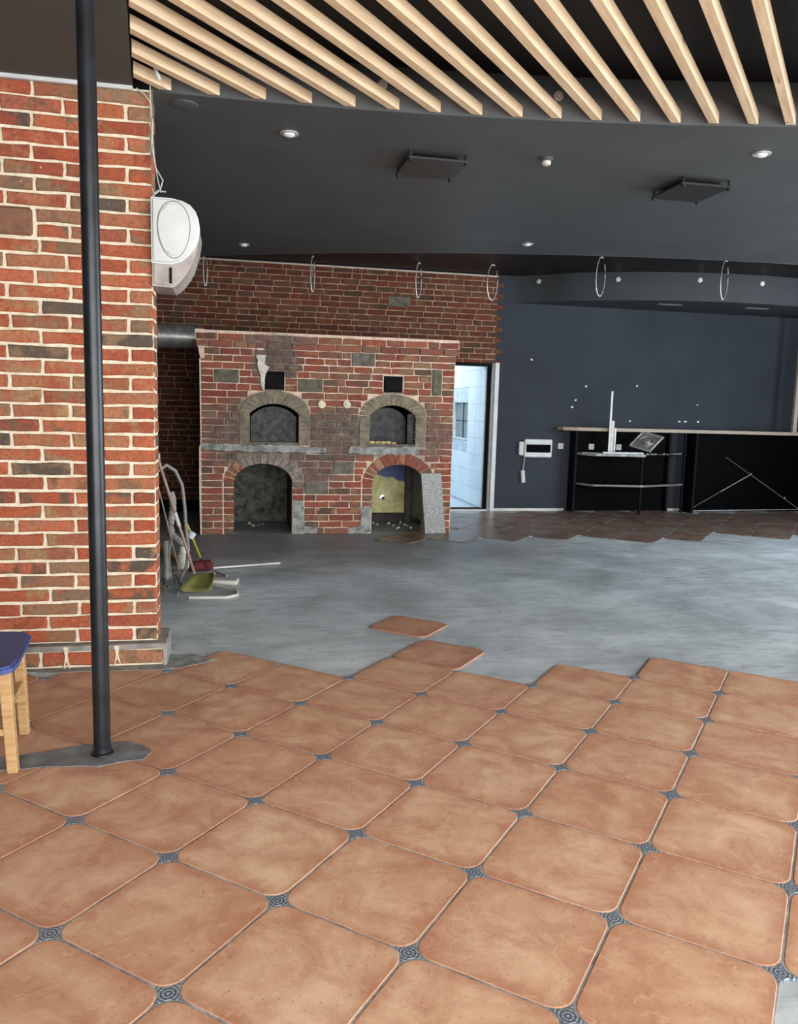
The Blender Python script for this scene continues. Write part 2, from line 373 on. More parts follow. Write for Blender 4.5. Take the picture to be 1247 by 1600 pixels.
# ------------------------------------------------------------ bricks
def brick_bm(bm, L, Hh, D, seed, at=(0, 0, 0), jag=.006):
    """one worn brick, face toward -y, 44 triangles: irregular outline, chamfered arris"""
    rr = random.Random(seed); n = []
    for (x, z) in ((-.5, -.5), (-.17, -.5), (.17, -.5), (.5, -.5), (.5, 0), (.5, .5), (.17, .5), (-.17, .5), (-.5, .5), (-.5, 0)):
        n.append((x * L + rr.uniform(-jag, jag) * (.6 if abs(x) > .4 else .3), z * Hh + rr.uniform(-jag, jag) * .6))
    for k in (0, 3, 5, 8):
        x, z = n[k]; n[k] = (x * (1 - .005 / L * rr.random()), z * (1 - .04 * rr.random()))
    for k in (4, 9):
        x, z = n[k]; n[k] = (math.copysign(min(abs(x), .5 * L), x), z)
    X, Y, Z0 = at; fr = -D / 2; back = [bm.verts.new((X + x, Y + D / 2, Z0 + z)) for x, z in n]
    mid = [bm.verts.new((X + x, Y + fr + .005, Z0 + z)) for x, z in n]
    cx = .006
    front = [bm.verts.new((X + x * (1 - cx * 2 / L), Y + fr + rr.uniform(-.0015, .0015), Z0 + z * (1 - cx * 2 / Hh))) for x, z in n]
    N = len(n); fs = []
    for a, b in ((back, mid), (mid, front)):
        for k in range(N): fs.append(bm.faces.new((a[k], a[(k + 1) % N], b[(k + 1) % N], b[k])))
    fs.append(bm.faces.new(front)); return fs
BRM = {}
def brick_mesh(L, Hh, D, mat, v):
    key = (L, Hh, D, mat.name, v)
    if key not in BRM:
        bm = bmesh.new(); brick_bm(bm, L, Hh, D, hash((round(L * 1000), v)) & 0xffff); bmesh.ops.recalc_face_normals(bm, faces=bm.faces)
        me = bpy.data.meshes.new('brick'); bm.to_mesh(me); bm.free(); me.materials.append(mat); BRM[key] = me
    return BRM[key]
CLS = (.06, .11, .18, .245, .285)
def put_brick(x0, x1, z0, z1, yf, D, mat, parent, name='brick'):
    L = x1 - x0; c = min(CLS, key=lambda q: abs(q - L)); Hh = z1 - z0
    me = brick_mesh(c, .0645, D, mat, random.randrange(5))
    o = link(name, me, parent); o.location = ((x0 + x1) / 2, yf + D / 2 + random.uniform(-.002, .002), (z0 + z1) / 2)
    o.scale = (L / c, 1, Hh / .0645); o.rotation_euler = (0, random.uniform(-.004, .004), 0); return o
class Stuff:
    def __init__(s, D): s.bm = bmesh.new(); s.lay = s.bm.faces.layers.float.new('rnd'); s.D = D; s.n = 0
    def add(s, x0, x1, z0, z1, yf):
        r = random.random()
        for f in brick_bm(s.bm, x1 - x0, z1 - z0, s.D, random.randrange(1 << 16), ((x0 + x1) / 2, yf + s.D / 2, (z0 + z1) / 2)): f[s.lay] = r
        s.n += 1
    def build(s, mat, parent, name='brick_rows'):
        bmesh.ops.recalc_face_normals(s.bm, faces=s.bm.faces); me = bpy.data.meshes.new(name); s.bm.to_mesh(me); s.bm.free()
        me.materials.append(mat); o = link(name, me, parent); o['kind'] = 'stuff'; return o
def fill_row(x0, x1, blocked, pat, j=.012):
    """split [x0,x1] minus the blocked spans into bricks"""
    spans = []; cur = x0
    for a, b in sorted(blocked):
        if a > cur + .035: spans.append((cur, a - j))
        cur = max(cur, b + j)
    if x1 > cur + .035: spans.append((cur, x1))
    out = []
    for a, b in spans:
        x = a; first = True
        while b - x > .03:
            L = pat(first); first = False
            if b - x < L + .07: L = b - x
            if b - x > .32 and L > .32: L = (b - x) / 2
            out.append((x, x + L)); x += L + j
    return out

# ================================================================= SETTING
TH = R(-28.84) - YAW; PIT = .43778
cO = Vector((-2.10270 * PIT, 4.59952 * PIT))
GO = Vector((cO.x * math.cos(YAW) + cO.y * math.sin(YAW), -cO.x * math.sin(YAW) + cO.y * math.cos(YAW)))
GA = Vector((math.cos(TH), math.sin(TH))) * PIT; GB = Vector((-math.sin(TH), math.cos(TH))) * PIT
def node(i, j): return GO + GA * i + GB * j

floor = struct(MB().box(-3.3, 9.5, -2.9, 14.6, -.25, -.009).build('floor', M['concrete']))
def rounded_tile(half, rc, h, name, mat, seg=4):
    bm = bmesh.new(); pts = []
    for cx, cy, a0 in ((1, 1, 0), (-1, 1, 90), (-1, -1, 180), (1, -1, 270)):
        for k in range(seg + 1):
            a = R(a0 + 90 * k / seg); pts.append((cx * (half - rc) + rc * math.cos(a), cy * (half - rc) + rc * math.sin(a)))
    lo = [bm.verts.new((x, y, -h)) for x, y in pts]; hi = [bm.verts.new((x * 1.0, y * 1.0, -.0018)) for x, y in pts]
    k_ = (half - .002) / half; tp = [bm.verts.new((x * k_, y * k_, 0)) for x, y in pts]; n = len(pts)
    for a, b in ((lo, hi), (hi, tp)):
        for k in range(n): bm.faces.new((a[k], a[(k + 1) % n], b[(k + 1) % n], b[k]))
    bm.faces.new(tp); me = bpy.data.meshes.new(name); bm.to_mesh(me); bm.free(); me.materials.append(mat); return me
tile_me = rounded_tile(PIT / 2 - .004, .056, .0085, 'floor_tile', M['tile'])
old_me = rounded_tile(PIT / 2 - .004, .056, .0085, 'floor_tile', M['tile_old'])
loose_me = rounded_tile(PIT / 2 - .004, .056, .0085, 'floor_tile', M['tile_loose'])
def star(r, c, h):
    bm = bmesh.new(); pts = []
    for q in range(4):
        a0 = R(90 * q)
        for k in range(4):   # concave side between two tips
            t = k / 4; a = a0 + R(90) * t; rad = r / (1 + (r / c - 1) * math.sin(math.pi * t)); pts.append((rad * math.cos(a), rad * math.sin(a)))
    lo = [bm.verts.new((x, y, -h)) for x, y in pts]; tp = [bm.verts.new((x, y, 0)) for x, y in pts]; n = len(pts)
    for k in range(n): bm.faces.new((lo[k], lo[(k + 1) % n], tp[(k + 1) % n], tp[k]))
    bm.faces.new(tp); me = bpy.data.meshes.new('cabochon'); bm.to_mesh(me); bm.free(); me.materials.append(M['cabochon']); return me
star_me = star(.044, .021, .007)
tiles = set()
JMAX = {-9: 3, -8: 3, -7: 3, -6: 4, -5: 4, -4: 4, -3: 4, -2: 4, -1: 6, 0: 5, 1: 6, 2: 7, 3: 7, 4: 8, 5: 9, 6: 9, 7: 10, 8: 10, 9: 11, 10: 11}
for i, jm in JMAX.items():
    for j in range(-12, jm + 1):
        c = (node(i, j) + node(i + 1, j + 1)) / 2
        if (i, j) in ((4, 1), (4, 0), (5, 0), (5, 1), (-3, 5), (-2, 5)) or not (-2.9 < c.x < 6.5 and -1.2 < c.y): continue
        if c.y > 4.5 and c.x < -.3: continue
        tiles.add((i, j))
tiles.add((-3, 4)); loose = {(-2, 7), (-1, 6)}; tiles -= loose
old = set()
for i in range(-12, 18):
    for j in range(6, 40):
        c = (node(i, j) + node(i + 1, j + 1)) / 2
        lim = 8.5 + .12 * math.sin(c.x * 2.3)
        if (c.x > 2.62 and lim < c.y < 10.75 and c.x < 9.2) or (1.5 < c.x <= 2.62 and 8.3 < c.y < 9.1): old.add((i, j))
def lay(ij, me, dz=0, rz=0):
    c = (node(*ij) + node(ij[0] + 1, ij[1] + 1)) / 2
    o = link('floor_tile', me, floor); o.location = (c.x, c.y, dz); o.rotation_euler = (random.uniform(-.0015, .0015), random.uniform(-.0015, .0015), TH + rz + random.uniform(-.003, .003)); return o
for ij in sorted(tiles): lay(ij, tile_me, random.uniform(-.0006, .0006))
for ij in sorted(old): lay(ij, old_me)
lay((-2, 7), loose_me, .0).scale = (.97, .88, 1); lay((-1, 6), loose_me, 0)
g = MB()
for (i, j) in tiles | old:
    q = [node(i, j), node(i + 1, j), node(i + 1, j + 1), node(i, j + 1)]
    g.bm.faces.new([g.bm.verts.new((p.x, p.y, -.0022)) for p in q])
g.build('grout', M['grout'], floor)
nodes = set()
for (i, j) in tiles | old:
    for a, b in ((0, 0), (1, 0), (0, 1), (1, 1)): nodes.add((i + a, j + b))
sp = 0
for (i, j) in sorted(nodes):
    if sum(((i + a, j + b) in tiles or (i + a, j + b) in old) for a, b in ((0, 0), (-1, 0), (0, -1), (-1, -1))) < 3: continue
    c = node(i, j)
    if c.y > 6.5 and c.x < 2.6: continue
    o = link('cabochon', star_me, floor); o.location = (c.x, c.y, -.0006); o.rotation_euler = (0, 0, TH)
# cement smears: along the post foot, in the corner, broken bed at the front right
def smear(name, pts, z0, z1, mat, parent, amp=.012, seed=1):
    rr = random.Random(seed); out = []
    n = len(pts)
    for k in range(n):
        a, b = Vector(pts[k]), Vector(pts[(k + 1) % n]); m = max(2, int((b - a).length / .06))
        for q in range(m): p = a.lerp(b, q / m); out.append((p.x + rr.uniform(-amp, amp), p.y + rr.uniform(-amp, amp)))
    return MB().prism(out, 'z', z0, z1).build(name, mat, parent)
smear('cement_patch', [(-1.6, 3.12), (-1.05, 3.2), (-.72, 3.22), (-.52, 3.2), (-.36, 3.24), (-.33, 3.33), (-.45, 3.42), (-.6, 3.4), (-.85, 3.34), (-1.2, 3.28), (-1.6, 3.22)], -.003, .004, M['cement_dark'], floor)
smear('cement_patch', [(-2.9, 4.38), (-1.2, 4.4), (-.55, 4.36), (-.3, 4.36), (-.1, 4.5), (-.2, 4.62), (-2.9, 4.62)], -.009, .0015, M['cement'], floor, seed=4)

# --- near brick pillar wall (wall_left): mortar core, bricks, plinth
YN = 4.5
wall_left = struct(MB().box(-3.3, -.4135, YN + .009, YN + .215, -.2, 3.01).build('wall_left', M['near_mortar']))
st = Stuff(.05); cnt = 0
def npat(first): return random.choice((.285, .285, .28, .29, .275, .27))
for k in range(38):
    z0 = .132 + k * .0757; z1 = z0 + .0615 + random.uniform(-.002, .002)
    if z1 > 3.0: z1 = 3.0
    bl = [(-1.46, -.985)] if k in (28, 29) else []
    # build from the free end leftwards so that the quoins alternate
    x = -.412 + random.uniform(-.003, .004); L = .112 if k % 2 == 0 else .26
    while x > -3.2:
        a = x - L
        hit = [b for b in bl if a < b[1] and x > b[0]]
        if hit:
            if x > hit[0][1] + .04: a = hit[0][1] + .014
            else: x = hit[0][0] - .014; L = .28; continue
        if a > -1.95: put_brick(a, x, z0, z1, YN - .004, .05, M['near_brick'], wall_left); cnt += 1
        else: st.add(a, x, z0, z1, YN - .004)
        x = a - .016 + random.uniform(-.003, .003); L = npat(0)
st.build(M['near_brick_stuff'], wall_left)
zb = .132 + 28 * .0757
blk = MB().box(-1.46, -.992, YN - .012, YN + .04, zb + .002, zb + .14, .012).build('stone_block', M['brown_block'], wall_left, label='large smooth brown block')
# side bricks of the free end (headers seen edge on)
for k in range(38):
    z0 = .132 + k * .0757
    o = MB().box(-.43, -.409 + random.uniform(-.002, .002), YN + .05, YN + .2, z0 + .002, min(z0 + .0615, 3.0), .003).build('brick', M['near_brick'], wall_left)
pl = MB(); xx = [-3.2, -2.6, -2.05, -1.52, -1.0, -.7, -.365]
for a, b in zip(xx, xx[1:]): put_brick(a, b - .014, .012, .088, YN - .055, .06, M['near_brick'], wall_left)
MB().box(-3.3, -.372, YN - .045, YN + .25, -.2, .1).build('plinth', M['near_mortar'], wall_left)
MB().box(-3.3, -.357, YN - .06, YN + .25, .094, .124, .004).build('plinth_cap', M['plinth'], wall_left)
MB().box(-.378, -.357, YN - .06, YN + .25, -.009, .096, .003).build('plinth_end', M['plinth'], wall_left)
for x_, h_ in ((-.88, .05), (-.62, .04), (-1.2, .03)):
    MB().prism([(x_ - .012, .12), (x_ + .014, .118), (x_ + .008, .07), (x_ + .02, .1 - h_ * 2.2), (x_ + .002, .09 - h_), (x_ - .014, .1 - h_ * 2.4), (x_ - .004, .07)], 'y', YN - .064, YN - .03).build('mortar_drip', M['near_mortar'], wall_left)
struct(MB().box(-3.3, -.495, YN - .02, YN + .01, 2.995, 3.018, .003).build('trim_1', M['white']))
# return wall behind the pillar, hidden flank the tools lean on
wr = struct(MB().box(-3.3, -.56, YN + .215, 5.9, -.2, 3.01).build('wall_left_return', M['niche_side']))

# --- ceiling: lower grey ceiling with the slatted recess and the far recess, upper black ceiling above
def arc_pts(p0, p1, p2, n, ext0=0, ext1=0):
    (x1, y1), (x2, y2), (x3, y3) = p0, p1, p2
    a = x1 * (y2 - y3) - y1 * (x2 - x3) + x2 * y3 - x3 * y2
    bb = (x1**2 + y1**2) * (y3 - y2) + (x2**2 + y2**2) * (y1 - y3) + (x3**2 + y3**2) * (y2 - y1)
    cc = (x1**2 + y1**2) * (x2 - x3) + (x2**2 + y2**2) * (x3 - x1) + (x3**2 + y3**2) * (x1 - x2)
    cx, cy = -bb / (2 * a), -cc / (2 * a); rad = math.hypot(x1 - cx, y1 - cy)
    t0 = math.atan2(y1 - cy, x1 - cx); t1 = math.atan2(y3 - cy, x3 - cx)
    t0 -= ext0 * (1 if t1 > t0 else -1); t1 += ext1 * (1 if t1 > t0 else -1)
    return [(cx + rad * math.cos(t0 + (t1 - t0) * k / n), cy + rad * math.sin(t0 + (t1 - t0) * k / n)) for k in range(n + 1)], (cx, cy, rad)
near_arc, NC = arc_pts((-.41, 4.525), (1.277, 4.418), (3.013, 4.079), 40, 0, .22)
far_arc, FC = arc_pts((-.436, 9.315), (2.148, 8.187), (5.722, 7.559), 40, .12, .24)
HC = 3.01
near_arc = [p for p in near_arc if p[0] < 9.0]; far_arc = [p for p in far_arc if p[0] < 9.45]
slab = near_arc + [(9.5, near_arc[-1][1]), (9.5, far_arc[-1][1])] + far_arc[::-1] + [(-3.3, far_arc[0][1]), (-3.3, YN + .215), (-.41, YN + .215)]
ceiling = struct(plate('ceiling', slab, [], 'z', HC, 3.3, M['ceiling']))
# fascia skins on the two curved steps (grey), so the step has its own board
def skin(name, pts, z0, z1, off, mat, parent, kind=False):
    bm = bmesh.new(); n = len(pts); A = [];
    for k, (x, y) in enumerate(pts):
        xa, ya = pts[max(k - 1, 0)]; xb, yb = pts[min(k + 1, n - 1)]; d = Vector((xb - xa, yb - ya)).normalized(); nx, ny = -d.y * off, d.x * off
        A.append([bm.verts.new((x, y, z0)), bm.verts.new((x, y, z1)), bm.verts.new((x + nx, y + ny, z1)), bm.verts.new((x + nx, y + ny, z0))])
    for a, b in zip(A, A[1:]):
        for q in range(4): bm.faces.new((a[q], a[(q + 1) % 4], b[(q + 1) % 4], b[q]))
    bm.faces.new(A[0]); bm.faces.new(A[-1][::-1]); bmesh.ops.recalc_face_normals(bm, faces=bm.faces)
    me = bpy.data.meshes.new(name); bm.to_mesh(me); bm.free(); me.materials.append(mat)
    for p in me.polygons: p.use_smooth = abs(p.normal.z) < .5
    o = link(name, me, parent); return o
skin('fascia', near_arc, HC - .002, 3.29, -.012, M['fascia'], ceiling)
skin('fascia', far_arc, HC - .002, 3.3, .012, M['fascia'], ceiling)
# soffit over and left of the pillar, running toward the camera
left_edge = [(-.41, YN + .02), (-.497, YN + .01), (-.49, 4.4), (-.412, 3.56), (-.33, 2.6), (-.22, 1.4), (-.1, .2), (.1, -1.2), (.3, -2.4)]
struct(MB().prism([(-3.3, -2.5), (-3.3, YN + .012)] + [(-.41, YN + .012)][:0] + left_edge[1:], 'z', HC + .004, 3.3).build('ceiling_soffit', M['soffit']))
uc = struct(MB().box(-3.3, 9.5, -2.6, 11.1, 3.285, 3.5).build('ceiling_upper', M['upper']))
MB().box(-3.3, 9.5, -2.6, 4.7, 3.235, 3.284).build('recess_panel', M['upper'], uc)
# battens (46 mm x 60 mm pine) under the upper ceiling
BA = R(48.3); bd = Vector((math.cos(BA), math.sin(BA))); bn = Vector((math.sin(BA), -math.cos(BA)))
def edge_x(y):
    for (xa, ya), (xb, yb) in zip(left_edge[1:], left_edge[2:]):
        if yb <= y <= ya: return xa + (xb - xa) * (ya - y) / (ya - yb)
    return left_edge[-1][0]
bh, bw = .058, .047
for i in range(0, 46):
    c = -3.263 + .183 * i + random.uniform(-.004, .004)
    ends = []
    for off in (0, bw):
        p0 = bn * (c + off)
        # far end: inside the near arc minus a gap
        t = 0.0; lo_, hi_ = -8.0, 12.0
        f = lambda t: math.hypot(p0.x + bd.x * t - NC[0], p0.y + bd.y * t - NC[1]) - (NC[2] - .035)
        a = -p0.dot(bd) + 0
        # scan for crossing
        tt = -6.0; far = None; prev = None
        while tt < 12:
            q = p0 + bd * tt; inside = f(tt) < 0 and q.x < 9.0
            if prev and not inside and q.y > 0: far = tt; break
            prev = inside; tt += .01
        s0 = None; tt = (far or 8)
        while tt > -6:
            q = p0 + bd * tt
            if q.x < edge_x(q.y) + .012 or q.y < -1.0: s0 = tt; break
            tt -= .01
        ends.append((s0, far))
    if None in ends[0] or None in ends[1] or ends[0][1] - ends[0][0] < .1: continue
    bm = bmesh.new(); L0 = (ends[0][0] + ends[1][0]) / 2; L1 = (ends[0][1] + ends[1][1]) / 2; mid = (L0 + L1) / 2
    vs = []
    for z in (0, bh):
        for (o_, e) in ((0, 0), (0, 1), (bw, 1), (bw, 0)):
            k = 0 if o_ == 0 else 1; vs.append(bm.verts.new((ends[k][e] - mid, -o_, z)))
    for q in ((0, 1, 2, 3), (4, 5, 6, 7), (0, 1, 5, 4), (1, 2, 6, 5), (2, 3, 7, 6), (3, 0, 4, 7)): bm.faces.new([vs[k] for k in q])
    bmesh.ops.recalc_face_normals(bm, faces=bm.faces); bmesh.ops.bevel(bm, geom=list(bm.edges), offset=.0025, segments=1, affect='EDGES')
    me = bpy.data.meshes.new('batten'); bm.to_mesh(me); bm.free(); me.materials.append(M['pine'])
    o = link('batten', me, uc); p = bn * c + bd * mid; o.location = (p.x, p.y, HC + .002); o.rotation_euler = (0, 0, BA)
# carriers that hold the battens
for y in (0.2, 2.2):
    MB().box(-.2, 8.8, y, y + .04, HC + bh + .002, 3.24).build('carrier', M['black_matt'], uc)

# --- back wall, dark part
BY = 10.95
wall_back = struct(plate('wall_back', [(-3.3, -.2), (9.5, -.2), (9.5, 3.3), (-3.3, 3.3)], [[(2.72, -.1), (3.56, -.1), (3.56, 2.06), (2.72, 2.06)]], 'y', BY, BY + .17, M['dark_wall']))
rc = random.Random(5); ch = MB()
for x, z in ((5.0, 1.80), (5.8, 1.83), (5.72, 1.32), (6.52, 1.33), (6.62, 1.33), (6.83, 1.33), (6.80, 1.58), (4.15, 2.15), (4.85, 1.6), (4.8, 1.5), (4.05, .95), (4.05, .88)):
    s_ = rc.uniform(.01, .022); ch.prism([(x + s_ * math.cos(a * 1.05) * (2 if 6.5 < x < 6.7 else 1), z + s_ * rc.uniform(.6, 1) * math.sin(a * 1.05)) for a in range(6)], 'y', BY - .0025, BY + .001)
o = ch.build('plaster_chip', M['white'], wall_back); o['kind'] = 'stuff'
struct(MB().box(3.66, 4.75, BY - .012, BY, -.01, .025).build('baseboard_back', M['offwhite']))
struct(MB().box(6.35, 6.7, BY - .012, BY, -.01, .025).build('baseboard_back.001', M['offwhite']))
# brick face of the back wall
BB = BY - .022
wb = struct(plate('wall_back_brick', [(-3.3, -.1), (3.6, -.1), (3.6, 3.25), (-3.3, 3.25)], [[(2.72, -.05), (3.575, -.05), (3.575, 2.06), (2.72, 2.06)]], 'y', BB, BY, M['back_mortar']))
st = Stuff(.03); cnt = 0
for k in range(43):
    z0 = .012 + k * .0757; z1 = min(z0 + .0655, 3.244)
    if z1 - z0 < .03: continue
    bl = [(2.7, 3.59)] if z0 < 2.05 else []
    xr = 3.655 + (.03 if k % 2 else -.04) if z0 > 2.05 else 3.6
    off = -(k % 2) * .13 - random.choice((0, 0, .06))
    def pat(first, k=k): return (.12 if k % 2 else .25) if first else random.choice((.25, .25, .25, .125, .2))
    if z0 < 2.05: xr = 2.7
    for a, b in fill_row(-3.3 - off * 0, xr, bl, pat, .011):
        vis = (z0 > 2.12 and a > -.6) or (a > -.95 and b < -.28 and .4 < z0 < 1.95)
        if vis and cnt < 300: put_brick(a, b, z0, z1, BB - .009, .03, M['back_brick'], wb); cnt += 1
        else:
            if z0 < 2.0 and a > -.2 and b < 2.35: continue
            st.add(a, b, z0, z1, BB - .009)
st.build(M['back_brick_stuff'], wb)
MB().box(2.05, 2.36, BB - .014, BB, 2.78, 2.915, .006).build('stone_block', M['stone_green'], wb, label='grey-brown stone block two courses high')
struct(MB().box(-3.3, 3.6, BB - .016, BB, 3.25, 3.268, .002).build('trim_2', M['edge_mortar']))
struct(MB().box(-3.3, -.4, BB - .03, BB - .012, -.009, .14, .002).build('baseboard_back.002', M['black_matt']))
# bulkhead over the bar
bk_arc, KC = arc_pts((4.537, 10.41), (6.075, 9.81), (7.461, 9.78), 30, .12, .42)
bk = [(3.80, BY), (4.05, 10.83), (4.3, 10.6)] + [p for p in bk_arc if p[0] > 4.4]
bk = [p for p in bk if p[0] < 9.45]
bulk = struct(MB().prism(bk + [(9.5, bk[-1][1]), (9.5, BY)], 'z', 2.92, 3.286).build('ceiling_bulkhead', M['bulk'])); smooth_mod(bulk, 30)
for x, y, l in ((5.83, 10.28, .36), (7.09, 10.18, .36)):
    f = MB().box(x - l / 2, x + l / 2, y - .06, y + .06, 2.914, 2.921).build('recessed_lamp', M['louver_dark'])
    tag(f, 'long recessed grey strip lamp under the curved bulkhead, ' + ('left one' if x < 6 else 'right one'), 'lamp')
    MB().box(x - l / 2 + .015, x + l / 2 - .015, y - .045, y + .045, 2.911, 2.9145).build('diffuser', M['louver_dark'], f)

# --- doorway and the bright tiled room behind
dj = empty('door_1'); struct(dj)
MB().box(3.56, 3.62, BY - .035, BY + .17, -.009, 2.08, .003).build('door_frame', M['louver'], dj)
MB().box(3.60, 3.662, BB - .03, BB - .005, -.009, 2.085, .004).build('door_casing', M['white'], dj)
MB().box(2.70, 3.56, BY - .05, BY + .17, 2.035, 2.075, .003).build('door_lintel', M['black_matt'], dj)
MB().box(3.515, 3.562, BY + .03, BY + .3, -.009, 2.05).build('dark_gap', M['black_matt'], dj)  # black strip added for the dark gap between frame and tiled wall
MB().box(2.7, 3.56, BY - .03, BY + .0, -.009, .012, .003).build('threshold', M['offwhite'], dj)
MB().box(2.7, 3.56, BY + .0, BY + .17, -.009, .02, .003).build('threshold_strip', M['black_matt'], dj)
room = struct(plate('wall_back_room', [(11.0, -.1), (14.5, -.1), (14.5, 2.9), (11.0, 2.9)], [[(11.86, .98), (12.68, .98), (12.68, 1.53), (11.86, 1.53)]], 'x', 3.506, 3.62, M['white_grout']))
bm_ = bmesh.new(); TW = MB().box(-.004, .004, -.0985, .0985, -.122, .122, .001); 
TWme = bpy.data.meshes.new('wall_tile'); TW.bm.to_mesh(TWme); TW.bm.free(); TWme.materials.append(M['white_tile'])
for a in range(13):
    for b in range(11):
        y = 11.12 + a * .2; z = .15 + b * .247
        if y + .1 > 11.86 and y - .1 < 12.68 and z + .11 > .98 and z - .11 < 1.53: continue
        o = link('wall_tile', TWme, room); o.location = (3.503, y, z)
MB().box(3.56, 3.565, 11.86, 12.68, .98, 1.53).build('hatch_panel', M['hatch_grey'], room)
hb = MB(); hb.box(3.55, 3.56, 12.25, 12.26, .98, 1.53); hb.box(3.55, 3.56, 11.86, 12.68, 1.24, 1.25); hb.build('hatch_bar', M['black_matt'], room)
MB().box(3.495, 3.57, 11.84, 12.7, .955, .98, .003).build('hatch_sill', M['white'], room)
struct(MB().box(1.0, 1.1, BY + .17, 14.6, -.1, 2.9).build('wall_back_room.001', M['white_tile']))
struct(MB().box(1.0, 3.62, 14.5, 14.6, -.1, 2.9).build('wall_back_room.002', M['white_tile']))
struct(MB().box(1.0, 3.62, BY + .165, 14.6, 2.85, 2.95).build('ceiling_back_room', M['white']))
fr = struct(MB().box(1.1, 3.51, BY + .17, 14.5, -.009, -.002).build('floor_back_room', M['white_tile']))

# --- outer shell with glazing (behind and right of the camera)
def glazed(name, axis, at, a0, a1, z0, z1, n):
    e = empty(name); struct(e); m = MB(); step = (a1 - a0) / n
    def bx(p0, p1, q0, q1, w_=.05):
        if axis == 'y': return (p0, p1, at - w_, at + w_, q0, q1)
        return (at - w_, at + w_, p0, p1, q0, q1)
    for k in range(n + 1): MB().box(*bx(a0 + k * step - .035, a0 + k * step + .035, z0, z1)).build('mullion', M['black_matt'], e)
    for k in range(n): MB().box(*bx(a0 + k * step + .035, a0 + (k + 1) * step - .035, z0 + .03, z1 - .03, .004)).build('pane', M['glass'], e)
    for z in (z0, z1): MB().box(*bx(a0, a1, z - .035, z + .035, .045)).build('rail', M['black_matt'], e)
    return e
struct(plate('wall_front', [(-3.3, -.1), (9.5, -.1), (9.5, 3.5), (-3.3, 3.5)], [[(-1.9, .12), (7.2, .12), (7.2, 2.92), (-1.9, 2.92)]], 'y', -2.62, -2.5, M['dark_wall']))
glazed('window_1', 'y', -2.56, -1.9, 7.2, .12, 2.92, 7)
struct(plate('wall_right', [(-2.6, -.1), (11.1, -.1), (11.1, 3.5), (-2.6, 3.5)], [[(.9, .4), (7.5, .4), (7.5, 2.75), (.9, 2.75)]], 'x', 9.4, 9.5, M['dark_wall']))
glazed('window_2', 'x', 9.45, .9, 7.5, .4, 2.75, 5)
struct(MB().box(-3.4, -3.3, -2.6, 11.1, -.1, 3.5).build('wall_left_side', M['dark_wall']))

# ================================================================= OVEN
YO = 8.97
oven = empty('brick_oven', (1.07, YO, 0)); tag(oven, 'wide red brick double oven with two arched mouths above two arched wood niches', 'oven')
def P_(m, *a, **k):  # build at world coordinates, then parent keeping place
    o = m.build(*a, **k); return adopt(o, oven)
def adopt(o, e): o.parent = e; o.matrix_parent_inverse = Matrix.Translation(-e.location); return o
def arch(kind, n=16):
    """inner outline points left foot -> right foot"""
    a, b, z0, zs, ap = kind; cx = (a + b) / 2; hw = (b - a) / 2
    return [(a, z0)] + [(cx - hw * math.cos(math.pi * k / n), zs + (ap - zs) * math.sin(math.pi * k / n)) for k in range(n + 1)] + [(b, z0)]
def arch_seg(kind, n=12):
    a, b, z0, zs, ap = kind; cx = (a + b) / 2; hw = (b - a) / 2; sg = ap - zs; rad = (hw * hw + sg * sg) / (2 * sg); t = math.asin(hw / rad)
    return [(a, z0)] + [(cx + rad * math.sin(-t + 2 * t * k / n), ap - rad + rad * math.cos(-t + 2 * t * k / n)) for k in range(n + 1)] + [(b, z0)]
UL, UR = (.181, .713, 1.015, 1.33, 1.437), (1.512, 2.038, 1.015, 1.34, 1.455)
ULo, URo = (.07, .835, .985, 1.33, 1.58), (1.392, 2.16, .985, 1.33, 1.58)
LL, LR = (.008, .65, -.2, .56, .778), (1.554, 2.165, -.2, .57, .784)
LLo, LRo = (-.1, .775, -.2, .57, .89), (1.44, 2.29, -.2, .56, .915)
vents = [(.34, .555, 1.592, 1.79), (1.66, 1.885, 1.6, 1.78)]
body = plate('oven_body', [(-.345, -.05), (2.485, -.05), (2.485, 2.2), (-.345, 2.2)],
             [arch_seg(UL), arch_seg(UR), arch(LL), arch(LR)] + [[(a, c), (b, c), (b, d), (a, d)] for a, b, c, d in vents], 'y', YO + .008, YO + .13, M['oven_mortar'])
# open the feet of the lower arches is done by the hole reaching below the floor
adopt(body, oven)
P_(MB().box(-.345, -.24, YO + .13, BB - .02, -.05, 2.2), 'side_wall', M['oven_mortar'])
P_(MB().box(2.38, 2.485, YO + .13, BB - .02, -.05, 2.2), 'side_wall', M['oven_mortar'])
P_(MB().box(-.345, 2.485, YO + .13, BB - .02, 2.12, 2.2), 'oven_top', M['oven_mortar'])
P_(MB().box(-.24, 2.38, YO + .13, BB - .02, .9, .985), 'hearth_slab', M['niche_side'])
def tunnel(pts, y0, y1, name, mat, back=None):
    bm = bmesh.new(); A = [bm.verts.new((x, y0, z)) for x, z in pts]; B = [bm.verts.new((x, y1, z)) for x, z in pts]
    for k in range(len(pts) - 1): bm.faces.new((A[k], A[k + 1], B[k + 1], B[k]))
    me = bpy.data.meshes.new(name); bm.to_mesh(me); bm.free(); me.materials.append(mat); return adopt(link(name, me), oven)
def grow(pts, g):
    cx = sum(p[0] for p in pts) / len(pts); return [(x + (g if x > cx else -g), z + (g if z > pts[0][1] + .05 else 0)) for x, z in pts]
for k_, fn in ((UL, arch_seg), (UR, arch_seg)):
    tunnel(grow(fn(k_), .004), YO + .12, YO + .75, 'oven_vault', M['black_matt'])
    P_(MB().box(k_[0] - .02, k_[1] + .02, YO + .75, YO + .8, .98, 1.5), 'oven_back', M['black_matt'])
    P_(MB().box(k_[0] - .01, k_[1] + .01, YO + .0, YO + .76, .985, 1.017, .003), 'hearth', M['stone'])
